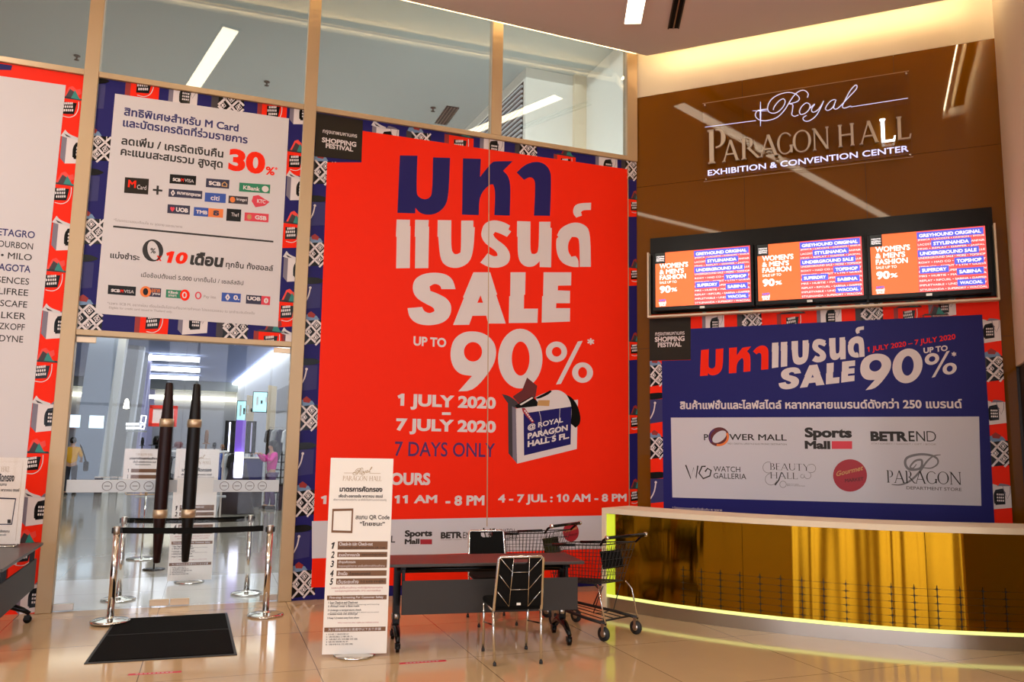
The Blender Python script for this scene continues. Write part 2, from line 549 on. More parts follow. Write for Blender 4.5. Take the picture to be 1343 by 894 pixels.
mat('poster_red_pale', (240, 60, 44), .5)  # paler red of prints, sign frame and trim
glass('glass', (.97, .985, .98), .012, 0, .2)
glass('glass_high', (.86, .89, .87), .13, 0, .25)
glass('acrylic', (.98, .96, .95), .006, .02, .12)

def tile_floor(name, c1, c2, size, rough, joint=(120, 100, 78), spec=.5, mort=.004):
    m = mat(name, c1, rough, spec=spec)
    nt = m.node_tree; b = nt.nodes['Principled BSDF']
    tc = nt.nodes.new('ShaderNodeTexCoord'); br = nt.nodes.new('ShaderNodeTexBrick')
    mp = nt.nodes.new('ShaderNodeMapping'); mp.inputs['Location'].default_value = (.07, .3, 0)
    br.offset = 0; br.inputs['Scale'].default_value = 1
    br.inputs['Brick Width'].default_value = size; br.inputs['Row Height'].default_value = size
    br.inputs['Mortar Size'].default_value = mort; br.inputs['Mortar Smooth'].default_value = .1
    br.inputs['Color1'].default_value = (*s2l(c1), 1); br.inputs['Color2'].default_value = (*s2l(c2), 1)
    br.inputs['Mortar'].default_value = (*s2l(joint), 1)
    nt.links.new(tc.outputs['Object'], mp.inputs[0]); nt.links.new(mp.outputs[0], br.inputs['Vector'])
    nz = nt.nodes.new('ShaderNodeTexNoise'); nz.inputs['Scale'].default_value = 3; nz.inputs['Detail'].default_value = 6
    nt.links.new(tc.outputs['Object'], nz.inputs['Vector'])
    mx = nt.nodes.new('ShaderNodeMix'); mx.data_type = 'RGBA'; mx.blend_type = 'MULTIPLY'; mx.inputs[0].default_value = .10
    nt.links.new(br.outputs['Color'], mx.inputs[6]); nt.links.new(nz.outputs['Fac'], mx.inputs[7])
    nt.links.new(mx.outputs[2], b.inputs['Base Color'])
    return m
tile_floor('tile', (206, 174, 132), (201, 169, 128), 1.25, .085, (128, 104, 78), .4)
tile_floor('marble', (214, 212, 206), (208, 206, 202), 1.25, .10, (160, 158, 152), .5)
tile_floor('inner_floor', (172, 163, 146), (166, 158, 142), 1.25, .10, (150, 142, 128), .6)

# ------------------------------------------------------------------ the setting
def on(pl, mb, name, kind=None, parent=None, bevel=0):
    o = mb.build(name, parent, bevel, kind)
    if parent is None: o.location = Vector([float(c) for c in pl.o]); o.rotation_euler = (0, 0, pl.ang)
    return o
def wbox(pl, name, u0, u1, y0, y1, z0, z1, m, kind='structure', bevel=0.0):
    return on(pl, MB().box((u0, y0, z0), (u1, y1, z1), m), name, kind, None, bevel)
wbox(SP, 'floor', -16, 14, -24, 0, -.1, 0, 'tile')
wbox(SP, 'floor_inner', -16, 6, 0, 1.98, -.1, 0, 'marble')
wbox(SP, 'floor_hall', -34, 8, 1.98, 62, -.1, 0, 'inner_floor')
# front ceiling with its cove
ca, cb, cc = np.array([1.73, 10.05]), np.array([-1.34, 8.80]), np.array([4.89, 8.63])
sL = ca + (cb - ca) * 3.3; rR = ca + (cc - ca) * 2.6
_s0, _s1 = RP.w(UEND - .30, 0, .0)[:2], RP.w(UEND - .30, 0, 3.4)[:2]
def meet(p, q, a, b):
    d, e = q - p, b - a; k = ((a[0] - p[0]) * e[1] - (a[1] - p[1]) * e[0]) / (d[0] * e[1] - d[1] * e[0]); return p + d * k
rR = meet(ca, cc, _s0, _s1)
mb = MB(); mb.prism([tuple(ca), tuple(sL), (-12, 4.2), (-12, -14), (12, -14), (12, float(_s1[1]) - .4), tuple(_s1), tuple(rR)], ZC, ZC + .14, 'ceil_tan')
mb.build('ceiling', kind='structure')
mb = MB(); mb.prism([(1.9, 11.2), (-9.5, 6.9), (-12.5, 5.6), (-12.5, -14.2), (12.5, -14.2), (12.5, 6.4)], 7.62, 7.72, 'cream')
mb.build('ceiling_cove', kind='structure')
def cove(a, b, inset, k0, k1, name, label, tm='cove'):
    d = (b - a) / np.linalg.norm(b - a); n = np.array([-d[1], d[0]])
    if n @ (np.array([0, 0]) - a) < 0: n = -n
    L = np.linalg.norm(b - a)
    p, q = a + d * k0 + n * inset, a + d * k1 + n * inset
    t = thing(name, label, 'lamp', (p[0], p[1], ZC + .05), math.atan2(d[1], d[0]))
    ln = float(np.linalg.norm(q - p))
    up = MB().box((0, -.005, ZC - ZC - .05 + .14), (ln, .02, .6), 'cream'); up = up.build('upstand', t); up.location = (0, .08, 0)
    MB().box((0, -.025, 0), (ln, .025, .03), 'white').build('batten', t)
    if tm == 'cove_front': MB().box((0, -.05, 0), (ln, -.044, .086), 'cream').build('tube_shield', t)  # added strip, screens the tube from the glass and its reflection
    MB().tube([(0.02, 0, .066), (ln - .02, 0, .066)], .034 if tm != 'cove' else .02, tm, 10).build('tube', t)
cove(ca, sL, -.06, .1, 9.5, 'cove_lamp', 'long warm light tube hidden above the ceiling edge along the glass front', 'cove_front')
cove(ca, rR, -.06, .1, float(np.linalg.norm(rR - ca)) - .02, 'cove_lamp', 'long warm light tube hidden above the ceiling edge along the brown panels')
cove(rR, _s1, -.06, .06, 3.0, 'cove_lamp', 'warm light tube hidden above the ceiling edge along the pale side wall', 'cove_side')
# glass front: columns, beams, panes
wbox(SP, 'trim_1', C1L, C1R, -.06, .08, 0, 7.6, 'frame', bevel=.006)
wbox(SP, 'trim_2', C2L, C2R, -.06, .08, 0, 7.6, 'frame', bevel=.006)
wbox(SP, 'trim_3', M3L, M3R, -.05, .08, ZT, 7.6, 'frame', bevel=.006)
U4 = float(SP.uz(820.5, 120)[0])
wbox(SP, 'trim_4', U4, UCOR, -.05, .08, ZB - .0, 7.6, 'frame', bevel=.006)
wbox(SP, 'trim_5', -8.2, C1L, -.05, .08, ZB, ZT, 'frame', bevel=.005)
wbox(SP, 'trim_6', C1R, C2L, -.05, .08, ZB, ZT, 'frame', bevel=.005)
wbox(SP, 'trim_7', C2R, U4, -.05, .08, ZB, ZT, 'frame', bevel=.005)
wbox(SP, 'trim_8', C1R, C2L, -.05, .08, ZH0, ZH1, 'frame', bevel=.005)
for i, (a, b) in enumerate(((-8.2, C1L), (C1R, C2L), (C2R, M3L), (M3R, U4))):
    wbox(SP, 'window_%d' % (i + 1), a, b, 0, .014, ZT, 7.6, 'glass_high')
# brown glass wall and cream band
ZP = 6.475
for i, (a, b, z0, z1) in enumerate(((0, 1.42, 0, 3.0), (1.424, 2.84, 0, 3.0), (2.844, UEND, 0, 3.0),
                                    (0, 1.42, 3.004, 5.2), (1.424, 2.84, 3.004, 5.2), (2.844, UEND, 3.004, 5.2),
                                    (0, 1.42, 5.204, ZP), (1.424, 3.2, 5.204, ZP), (3.204, UEND, 5.204, ZP))):
    wbox(RP, 'wall_right_panel_%d' % (i + 1), a, b, 0, .03, z0, z1, 'brown_glass')
wbox(RP, 'wall_right', -.1, UEND + .2, .03, .15, 0, 7.6, 'dark_brown')
wbox(RP, 'wall_right_band', 0, UEND, -.002, .03, ZP + .003, 7.6, 'cream')
wbox(RP, 'wall_side', UEND, UEND + .12, -3.0, .03, 2.66, 7.6, 'cream')
wbox(RP, 'wall_side_lower', UEND + .03, UEND + .12, -.9, .03, 0, 2.66, 'dark_brown')
wbox(RP, 'wall_far_right', UEND, UEND + 6, -3.15, -3.02, 0, 7.6, 'cream')
# far end of the hall behind the viewer: glass wall in daylight between piers
t = MB()
for k in range(9):
    x = -12 + 3 * k
    t.box((x - .35, -14.2, 0), (x + .35, -13.8, 7.6), 'dark_brown')
t.build('wall_back', kind='structure')
for k in range(8):
    x = -12 + 3 * k
    w = MB().box((x + .35, -14.05, .3), (x + 2.65, -14.0, 5.6), 'window_day')
    w.box((x + 1.46, -14.0, .3), (x + 1.54, -13.95, 5.6), 'frame')
    w.box((x + .35, -14.0, 2.9), (x + 2.65, -13.95, 3.0), 'frame')
    w.build('window_%d' % (k + 5), kind='structure')

# ceiling lights and vent
def strip_light(a, b, w, label):
    a, b = np.array(a), np.array(b); d = b - a; L = float(np.linalg.norm(d)); ang = math.atan2(d[1], d[0])
    t = thing('ceiling_light', label, 'lamp', (a[0], a[1], ZC), ang, 'ceiling light strips')
    f = MB()
    for y0, y1 in ((-w / 2 - .02, -w / 2), (w / 2, w / 2 + .02)): f.box((0, y0, -.03), (L, y1, -.0), 'ceil_tan')
    f.box((-.02, -w / 2 - .02, -.03), (0, w / 2 + .02, 0), 'ceil_tan'); f.box((L, -w / 2 - .02, -.03), (L + .02, w / 2 + .02, 0), 'ceil_tan')
    f.build('frame', t)
    MB().box((0, -w / 2, -.02), (L, w / 2, -.001), 'lamp').build('diffuser', t)
strip_light((1.41, 9.2), (.86, -.2), .2, 'long glowing light strip in the tan ceiling near the corner')
strip_light((-2.98, 7.8), (-2.1, .2), .2, 'light strip seen only as the slanted reflection in the high glass left')
vp, vq = np.array([1.935, 9.32]), np.array([1.80, 7.9])
t = thing('ceiling_vent', 'narrow dark slot vent in the tan ceiling beside the light strip', 'vent', (vp[0], vp[1], ZC), math.atan2(*(vq - vp)[::-1]))
L = float(np.linalg.norm(vq - vp))
MB().box((0, -.055, -.012), (L, .055, -.001), 'black_matt').build('slot', t)
MB().box((.0, -.008, -.02), (L, .008, -.012), 'steel').box((-.01, -.07, -.016), (L, -.055, 0), 'dark_brown').box((-.01, .055, -.016), (L, .07, 0), 'dark_brown').build('frame', t)

# ------------------------------------------------------------------ glass doors
def leaf(name, u0, u1, hu, wood, side):
    z1 = ZH0 - .012
    d = thing(name, None, None, SP.w(u0, 0)); d.rotation_euler = (0, 0, YS); d['kind'] = 'structure'
    W = u1 - u0
    MB().box((0, 0, .012), (W, .013, z1), 'glass').build('glass_pane', d)
    zb0, zb1 = SP.uz(240, 645)[1], SP.uz(240, 629)[1]
    x0, x1 = (.03, W - .002) if side < 0 else (.35, W - .05)
    MB().box((x0, -.002, zb0), (x1, -.0005, zb1), 'frost').build('frosted_band', d)
    pr = MB()
    for k in range(4):
        cx = (.40 if side < 0 else .46) + k * .13; cz = (zb0 + zb1) / 2
        pr.tube([(cx + .045 * math.cos(a), -.004, cz + .045 * math.sin(a)) for a in [2 * math.pi * i / 20 for i in range(20)]], .003, 'logo_grey', 4, True)
        pr.box((cx - .025, -.004, cz - .004), (cx + .025, -.002, cz + .004), 'logo_grey')
    pr.build('icons', d)
    f = MB()
    xs = (0.0, .19) if side < 0 else (W - .19, W)
    f.box((xs[0] + .004, -.012, .012), (xs[1] - .004, .025, .075), 'steel')
    f.box((xs[0] + .004, -.012, z1 - .06), (xs[1] - .004, .025, z1), 'brass')
    xc = (W - .19, W) if side < 0 else (0.0, .19)
    f.box((xc[0] + .003, -.012, .012), (xc[1] - .003, .025, .075), 'brass')
    f.build('patch_fittings', d, .003)
    h = MB(); hx = hu - u0; off = -.12
    prof = [(.0, .455), (.030, .46), (.035, .47), (.064, .95), (.066, 1.2), (.066, 1.55), (.063, 1.86), (.036, 2.29), (.030, 2.30), (0, 2.305)]
    h.lathe(prof, wood, 20, (hx, off, 0))
    h = h.build('pull_handle', d)
    for z in (.91, 1.84):
        c = MB(); c.lathe([(.05, z), (.070, z), (.072, z + .04), (.070, z + .085), (.05, z + .085)], 'brass', 20, (hx, off, 0))
        c.tube([(hx, off + .05, z + .042), (hx, -.003, z + .042)], .022, 'brass', 10)
        c.build('collar', h)
    return d
leaf('door_1', C1R, -3.733, -3.875, 'wood_dark', -1)
leaf('door_2', -3.727, C2L, -3.605, 'wood_black', 1)

# ------------------------------------------------------------------ inner hall behind the glass
def IL(x, y, z=0.0):
    q = atz(x, y, z) - SP.o
    return np.array([q @ SP.d, -(q @ SP.n)])
wbox(SP, 'ceiling_2', -20, 8, .1, 22, 9.0, 9.1, 'ceil_grey')
wbox(SP, 'ceiling_3', -30, 8, 22, 52, 5.5, 5.6, 'inner_ceil')
wbox(SP, 'wall_bulkhead', -30, 8, 21.9, 22.0, 5.5, 9.0, 'inner_white')
wbox(SP, 'trim_9', -14, 2, 21.7, 21.9, 5.45, 5.62, 'inner_warm')
a, b = IL(395, 441, 5.5), IL(315, 500, 5.5)
dd = (b - a) / np.linalg.norm(b - a)
a0 = a - dd * (a[1] - 4) / dd[1]; b0 = b + dd * 6
nn = np.array([dd[1], -dd[0]])
mb = MB(); mb.prism([tuple(a0), tuple(b0), tuple(b0 + nn * .3), tuple(a0 + nn * .3)], 0, 5.5, 'inner_white'); on(SP, mb, 'wall_hall_right', 'structure')
mb = MB(); mb.prism([tuple(a0 - nn * .05), tuple(b0 - nn * .05), tuple(b0 - nn * .35), tuple(a0 - nn * .35)], 5.36, 5.46, 'inner_lamp'); on(SP, mb, 'trim_10', 'structure')
# grey panel border on the right wall
mb = MB(); mb.prism([tuple(a0 - nn * .01), tuple(a0 + dd * 22 - nn * .01), tuple(a0 + dd * 22), tuple(a0)], 2.9, 3.9, 'inner_grey'); on(SP, mb, 'trim_11', 'structure')
# end wall
e0, e1 = IL(318, 505, 5.5), IL(150, 505, 5.5)
we = float(e0[1]) - 2
wbox(SP, 'wall_hall_end', -32, 4, we + .6, we + .8, 0, 5.5, 'inner_grey')
wbox(SP, 'trim_12', -32, float(e0[0]) + .5, we - .2, we + .6, 4.9, 5.5, 'ceil_grey')
wbox(SP, 'trim_13', -32, float(e0[0]), we + .3, we + .55, 4.3, 4.55, 'inner_warm')
wbox(SP, 'trim_14', -28, -8, we + .3, we + .55, 2.35, 2.55, 'poster_red_pale')
wbox(SP, 'trim_15', -26, -14, we + .3, we + .58, 1.2, 2.3, 'inner_white')
# left pilasters, each a broad slanted blade
def blade(i, px0, px1, py, z, ztop, m, m2, depth=.8):
    p, q = IL(px0, py, 0), IL(px1, py, 0)
    mb = MB(); lean = .35
    d2 = np.array([q[0] - p[0], 0.0])
    for (x0, x1, mm, dy) in ((p[0], q[0], m, 0), (q[0], q[0] + .28 * (q[0] - p[0]), m2, .12)):
        y = (p[1] + q[1]) / 2 + dy
        vs = [(x0, y, 0), (x1, y, 0), (x1, y + depth, 0), (x0, y + depth, 0)]
        vs += [(v[0] + lean * ztop / 6, v[1], ztop) for v in vs]
        mb.add(vs, [(3, 2, 1, 0), (4, 5, 6, 7), (0, 1, 5, 4), (1, 2, 6, 5), (2, 3, 7, 6), (3, 0, 4, 7)], mm)
    return on(SP, mb, 'trim_%d' % i, 'structure')
blade(16, 88, 126, 641, 0, 5.5, 'inner_blue', 'inner_white')
blade(17, 134, 157, 633, 0, 5.5, 'inner_grey', 'inner_white')
blade(18, 159, 172, 629, 0, 5.5, 'inner_grey', 'inner_lilac')
for i, (x, y) in enumerate(((178.7, 461.8), (190, 477.3), (197.2, 489.2), (204.3, 498.1))):
    q = IL(x, y, 5.5)
    mb = MB(); w = 1.5
    mb.box((q[0] - w, q[1], 0), (q[0], q[1] + .5, 5.5), 'inner_lilac')
    mb.box((q[0] - w, q[1] - .02, 5.2), (q[0] + 2.6, q[1] + .1, 5.42), 'inner_lamp')
    on(SP, mb, 'trim_%d' % (19 + i), 'structure')
wbox(SP, 'wall_hall_left', -33, -20, 50, 50.3, 0, 5.5, 'inner_white')
wbox(SP, 'wall_hall_left_2', -30, -29.7, 2, 50, 0, 9, 'inner_white')
# white service block seen through the high glass
k0 = atz(690, 88, 9.0) - SP.o; k0 = np.array([k0 @ SP.d, -(k0 @ SP.n)])
k1 = atz(607, 172, 9.0) - SP.o; k1 = np.array([k1 @ SP.d, -(k1 @ SP.n)])
mb = MB(); mb.prism([tuple(k0), (k0[0] + 1.0, k0[1]), (k0[0] + 1.0, k1[1]), tuple(k1)], 5.7, 9.0, 'wall_white')
on(SP, mb, 'wall_service_block', 'structure')
kd = (k1 - k0); kn = np.array([-kd[1], kd[0]]); kn = kn / np.linalg.norm(kn)
if kn[0] > 0: kn = -kn
mb = MB()
pts = [k0 + kd * .03, k0 + kd * .97]
mb.prism([tuple(pts[0] + kn * .004), tuple(pts[1] + kn * .004), tuple(pts[1] + kn * .01), tuple(pts[0] + kn * .01)], 6.1, 8.75, 'black_matt')
for k in range(26):
    z = 6.14 + k * .1
    mb.prism([tuple(pts[0] + kn * .01), tuple(pts[1] + kn * .01), tuple(pts[1] + kn * .05), tuple(pts[0] + kn * .05)], z, z + .035, 'inner_grey')
t = on(SP, mb, 'louvre_grille'); tag(t, 'dark louvred air grille with pale slats on the white block behind the high glass', 'vent')
g1 = atz(738, 97, 9.0) - SP.o; g1 = np.array([g1 @ SP.d, -(g1 @ SP.n)])
wbox(SP, 'trim_23', k0[0] + 1.0, k0[0] + 1.25, k0[1] - .1, k0[1] + 2, 5.7, 9.0, 'cream')
wbox(SP, 'wall_inner_return', k0[0] + 1.25, k0[0] + 1.4, .3, k0[1], 5.7, 9.0, 'wall_white')
for (x, y), lb in zip(((101, 73), (350, 107), (568, 141)), ('left of the first column', 'above the white card logo notice', 'above the big red banner')):
    q = atz(x, y, 9.0)
    t = thing('sprinkler_head', 'small dark sprinkler head behind the high glass, ' + lb, 'sprinkler', q)
    MB().lathe([(.06, -.0), (.06, -.012), (.02, -.02), (.018, -.05), (.012, -.06)], 'black', 12).build('body', t)
    MB().lathe([(.01, -.06), (.045, -.085), (.045, -.09), (.0, -.09)], 'black', 12).build('deflector', t)
q = atz(586, 151, 9.0)
t = thing('ceiling_vent', 'slatted dark vent on the grey inner ceiling behind the high glass', 'vent', q, YS + math.pi / 2)
m_ = MB().box((-.5, -.14, -.02), (.5, .14, -.001), 'black_matt')
for k in range(4): m_.box((-.5, -.12 + .07 * k, -.03), (.5, -.10 + .07 * k, -.02), 'steel')
m_.build('grille', t)

# ------------------------------------------------------------------ printed banners
def bag(pr, kind, cx, cy, s, part='border_print', L=2):
    c = pr.P((cx, cy))
    def sh(pts, m, l=0, rule='odd'):
        pr.shape(part, [[(c[0] + x * s, c[1] + y * s) for x, y in pts]], m, L + l, rule, raw=True)
    def st(pts, w, m, l=0): sh(ribbon(pts, w), m, l, 'nz')
    if kind == 'A':      # navy bag with a white lattice
        sh([(-.52, -.42), (-.30, -.56), (-.30, .40), (-.52, .42)], 'darkside')
        sh([(-.30, -.56), (.5, -.46), (.5, .42), (-.30, .40)], 'black')
        for k in (-.5, 0, .5):
            a = [(-.30 + max(0, -k) * .8, -.56 + max(0, k)), (.5 - max(0, k) * .8, .42 - max(0, -k))]
            st(a, .07, 'white_print', 1)
            b = [(-.30 + max(0, -k) * .8, .40 - max(0, k)), (.5 - max(0, k) * .8, -.46 + max(0, -k))]
            st(b, .07, 'white_print', 1)
        for dx, dy in ((.1, .2), (.1, -.27), (-.16, -.06), (.34, -.04)):
            sh([(dx - .11, dy), (dx, dy - .13), (dx + .11, dy), (dx, dy + .13)], 'white_print', 2)
            sh([(dx - .08, dy), (dx, dy - .1), (dx + .08, dy), (dx, dy + .1)], 'black', 3)
            sh([(dx - .035, dy - .05), (dx + .03, dy - .05), (dx + .045, dy - .02), (dx + .02, dy), (dx + .04, dy + .025), (dx + .02, dy + .05), (dx - .035, dy + .05)], 'white_print', 4)
        sh([(-.48, .40), (-.2, .36), (.2, .42), (.1, .56), (-.2, .60), (-.42, .55)], 'skyprint', 1)
        sh([(-.22, .5), (0, .48), (.05, .60), (-.12, .72), (-.25, .62)], 'red_dark', 2)
        st([(.36, .42), (.38, .1), (.28, -.2), (.15, -.3)], .025, 'white_print', 4)
    elif kind == 'B':    # pale bag with a black shape and a white scarf
        sh([(-.5, -.38), (-.34, -.56), (-.34, .38), (-.5, .45)], 'bagside')
        sh([(-.34, -.56), (.52, -.44), (.52, .40), (-.34, .38)], 'white_print')
        sh([(-.08, -.36), (.26, -.32), (.27, .16), (-.08, .15)], 'black', 1)
        sh(smooth_poly([(-.12, -.30), (-.02, -.34), (.04, -.05), (.3, .12), (.2, .3), (-.05, .24), (-.14, .05)]), 'black', 1)
        for k in range(3):
            for j in range(4): sh([(-.02 + j * .065, .02 - k * .12), (.025 + j * .065, .025 - k * .12), (.025 + j * .065, .095 - k * .12), (-.02 + j * .065, .09 - k * .12)], 'white_print', 2)
        sh(smooth_poly([(-.54, .42), (-.42, .66), (-.30, .52), (.02, .42), (.0, .34), (-.3, .36)]), 'sheet', 2)
        sh([(-.44, .52), (-.30, .46), (-.2, .40), (-.36, .42)], 'darkside', 3)
        sh(smooth_poly([(.02, .38), (.12, .50), (.4, .46), (.48, .40)]), 'bagside', 1)
        st([(.2, .4), (.26, .1), (.34, -.1), (.44, .12), (.46, .38)], .018, 'bagside', 3)
    elif kind in 'CR':   # red bag with a black label, tops and a teal cloth above
        sh([(-.5, -.5), (-.34, -.62), (-.34, .34), (-.5, .36)], 'red_dark')
        sh([(-.34, -.62), (.55, -.5), (.55, .34), (-.34, .34)], 'red')
        sh([(-.16, -.26), (.24, -.22), (.30, .22), (-.16, .2)], 'black', 1)
        for k, (a, b) in enumerate(((-.1, .18), (-.14, .2), (-.1, .22))):
            for j in range(5):
                x = a + (b - a) * j / 5
                z = .10 - .13 * k + .01 * j
                sh([(x, z), (x + .045, z), (x + .045, z + .085), (x, z + .085)], 'white_print', 2)
        st(spline([(-.12, -.34), (.1, -.36), (.28, -.24), (.36, 0), (.36, .28)]), .025, 'white_print', 3)
        sh([(-.4, .36), (-.15, .40), (.0, .78), (.12, .84), (.25, .72), (.38, .78), (.42, .6), (.3, .5), (.28, .36)], 'red_dark' if kind == 'R' else 'poster_red_pale', 1)
        sh([(-.1, .36), (.04, .72), (.2, .62), (.3, .36)], 'darkside', 2)
        sh([(.1, .38), (.2, .70), (.36, .42), (.44, .36)], 'teal', 3)
        sh([(-.45, .34), (.55, .33), (.5, .40), (-.3, .41)], 'darkside', 2)
    elif kind == 'D':    # navy bag, dark hat above, white cord handle
        sh([(-.5, -.5), (-.3, -.62), (-.3, .36), (-.5, .4)], 'darkside')
        sh([(-.3, -.62), (.5, -.5), (.5, .4), (-.3, .36)], 'navy')
        sh(smooth_poly([(-.3, .42), (-.1, .36), (.45, .42), (.62, .55), (.4, .66), (.0, .64), (-.3, .58)]), 'black', 1)
        st(spline([(.1, .22), (.04, -.1), (-.1, -.38), (-.26, -.5)]), .05, 'white_print', 2)
        sh(ell(.1, .24, .05, .05, 12), 'white_print', 2)

def banner(name, label, cat, pl, u0, u1, z0, z1, ground, um=None):
    um = (u0 + u1) / 2
    t = thing(name, label, cat, pl.w(um, z0), pl.ang)
    MB().box((u0 - um, 0, 0), (u1 - um, .006, z1 - z0), ground).build('panel', t)
    return t, Print(t, pl, um, z0, (u0, z0, u1, z1))
SQ = SP.at(.02)
Z3 = 3.0833
def zm(p): return (500 + p[0] / Z3, 190 + p[1] / Z3)
MAHA = [[(75, 43), (146, 44), (141, 190), (150, 212), (176, 222), (198, 213), (206, 190), (209, 51), (278, 53), (272, 205), (258, 250), (225, 278), (185, 284), (155, 275), (138, 255), (137, 277), (65, 275)],
        [(330, 55), (402, 57), (399, 130), (445, 72), (460, 66), (531, 66), (492, 105), (513, 125), (523, 165), (519, 286), (457, 284), (461, 185), (452, 160), (436, 160), (396, 205), (394, 284), (326, 282)],
        [(547, 112), (580, 80), (625, 66), (662, 77), (683, 105), (687, 140), (682, 287), (617, 286), (623, 160), (617, 137), (600, 129), (577, 142)]]
BRAND = [[(62, 302), (116, 303), (115, 328), (118, 329), (115, 498), (60, 499), (62, 372), (59, 371)],
         [(137, 303), (192, 304), (190, 330), (193, 331), (190, 498), (136, 499), (138, 372), (135, 371)],
         [(228, 304), (283, 305), (282, 420), (292, 440), (305, 443), (320, 435), (322, 415), (323, 306), (372, 306), (372, 332), (378, 333), (372, 430), (355, 478), (310, 500), (265, 493), (238, 465), (230, 372), (227, 371)],
         [(404, 352), (415, 318), (450, 303), (490, 310), (520, 326), (514, 342), (525, 350), (508, 372), (480, 358), (460, 352), (452, 362), (460, 378), (505, 410), (523, 445), (515, 480), (480, 497), (435, 496), (400, 476), (430, 438), (455, 452), (470, 448), (466, 430), (420, 400), (404, 372)],
         [(549, 308), (603, 310), (602, 425), (608, 440), (622, 442), (636, 430), (638, 311), (684, 311), (683, 335), (689, 336), (686, 495), (640, 494), (640, 470), (618, 492), (585, 494), (560, 475), (551, 440), (551, 372), (548, 371)],
         [(798, 494), (770, 494), (730, 478), (708, 440), (706, 380), (716, 372), (710, 366), (725, 335), (775, 311), (820, 320), (845, 350), (847, 493), (802, 493), (801, 385), (790, 372), (770, 372), (755, 395), (754, 430), (768, 452), (785, 449), (797, 465)],
         [(775, 262), (782, 245), (800, 236), (848, 234), (847, 263), (815, 264), (807, 272), (811, 286), (788, 294), (776, 280)]]
SALE = [[[(300, 583), (243, 583), (238, 568), (215, 560), (195, 572), (198, 590), (230, 602), (265, 620), (285, 650), (278, 695), (245, 722), (190, 731), (140, 722), (112, 695), (106, 660), (165, 655), (172, 672), (195, 682), (215, 672), (212, 658), (175, 640), (140, 618), (125, 585), (132, 545), (165, 522), (215, 515), (262, 522), (290, 545)]],
        [[(372, 515), (440, 515), (468, 605), (464, 606), (503, 722), (432, 722), (424, 690), (368, 691), (355, 727), (290, 728), (334, 618), (330, 617)], [(388, 638), (411, 638), (401, 608)]],
        [[(522, 515), (583, 515), (581, 605), (577, 606), (576, 662), (633, 662), (631, 719), (515, 720), (517, 612), (521, 611)]],
        [[(656, 515), (768, 515), (767, 568), (714, 569), (713, 588), (763, 590), (762, 640), (707, 640), (706, 660), (763, 660), (762, 714), (648, 718), (650, 612), (654, 611)]]]
Z4 = 1162 / 260
def zn(p): return (530 + p[0] / Z4, 420 + p[1] / Z4)
NINE = [smooth_poly([(317, 416), (398, 325), (330, 318), (285, 275), (267, 200), (285, 115), (340, 70), (410, 62), (480, 80), (530, 130), (542, 195), (520, 275), (410, 412)], 2, 70), ell(403, 184, 53, 57)]
ZERO = [ell(680, 224, 130, 175), ell(682, 224, 52, 100)]
PERC = [[ell(892, 184, 62, 60), ell(893, 184, 28, 28)], [ell(1045, 306, 61, 60), ell(1045, 306, 26, 32)], [(1017, 124), (1046, 120), (918, 372), (889, 376)]]
def heading(pr, mp, m1, m2, part='heading', L=4):
    """the Thai sale heading, mp takes its own sheet to places"""
    for p in MAHA: pr.poly(part, [mp(q) for q in smooth_poly(p, 2, 55)], m1, L)
    for p in BRAND: pr.poly(part, [mp(q) for q in smooth_poly(p, 2, 55)], m2, L)
    for g in SALE: pr.shape(part, [[mp(q) for q in smooth_poly(c, 2, 55)] for c in g], m2, L)
def ninety(pr, mp, m, part='heading', L=4):
    pr.shape(part, [[mp(q) for q in c] for c in NINE], m, L)
    pr.shape(part, [[mp(q) for q in c] for c in ZERO], m, L)
    for g in PERC[:2]: pr.shape(part, [[mp(q) for q in c] for c in g], m, L)
    pr.poly(part, [mp(q) for q in PERC[2]], m, L)
def festival(pr, quad, th, l1, l2, L=3, m='badge', ink='white_print'):
    pr.poly('festival_badge', quad, m, L)
    pr.text('festival_badge', 'กรุงเทพมหานคร', ink, L + 1, *th, top=th[0][1] - 6, weight=.012)
    pr.text('festival_badge', 'SHOPPING', ink, L + 1, *l1, top=l1[0][1] - 6.6, weight=.035)
    pr.text('festival_badge', 'FESTIVAL', ink, L + 1, *l2, top=l2[0][1] - 6.2, weight=.035)

# --- the big red banner
t, pr = banner('sale_banner', 'huge red sale banner with blue patterned border, right of the glass doors', 'banner', SQ, C2R + .002, UCOR - .004, .0, ZB - .002, 'blue')
pr.poly('red_field', [(474, 171.5), (640, 196), (822.5, 222), (824.5, 690), (824.5, 760), (408, 770), (429, 213), (474, 213)], 'red', 6.5)
for x, y in ((420, 224), (413, 331), (408, 433), (402, 545), (397, 657), (392, 763)): bag(pr, 'A', x + 3, y, .30)
for x, y in ((409, 277), (403, 385), (398, 492), (393, 603), (388, 712)): bag(pr, 'D', x, y, .30)
for x, y, k, s in ((505, 181, 'B', .32), (549, 186, 'A', .3), (601, 191, 'C', .36), (645, 193, 'B', .32), (690, 200, 'A', .3), (740, 214, 'R', .3), (795, 217, 'B', .32), (828, 221, 'A', .3)): bag(pr, k, x, y, s)
for y in (270, 360, 457, 553, 650): bag(pr, 'R', 831, y, .26, L=2)
festival(pr, [(414.5, 148), (476, 158), (474, 211), (412.5, 205)], ((423, 176), (468, 183)), ((422, 186.5), (467, 192.5)), ((427, 190 + 4), (463, 199.2)), L=7)
heading(pr, zm, 'blue', 'white_print', L=7)
ninety(pr, zn, 'white_print', L=7)
pr.text('lettering', 'UP TO', 'white_print', 7, (542, 453), (585, 451.5), 440.5, .035)
pr.text('lettering', '*', 'white_print', 7, (770, 452), (779, 452), 443, .03)
pr.text('lettering', '1 JULY 2020', 'white_print', 7, (520.5, 536.5), (650, 536.5), 515.5, .045)
pr.rect('lettering', 579.5, 540.5, 591, 544, 'white_print', 7)
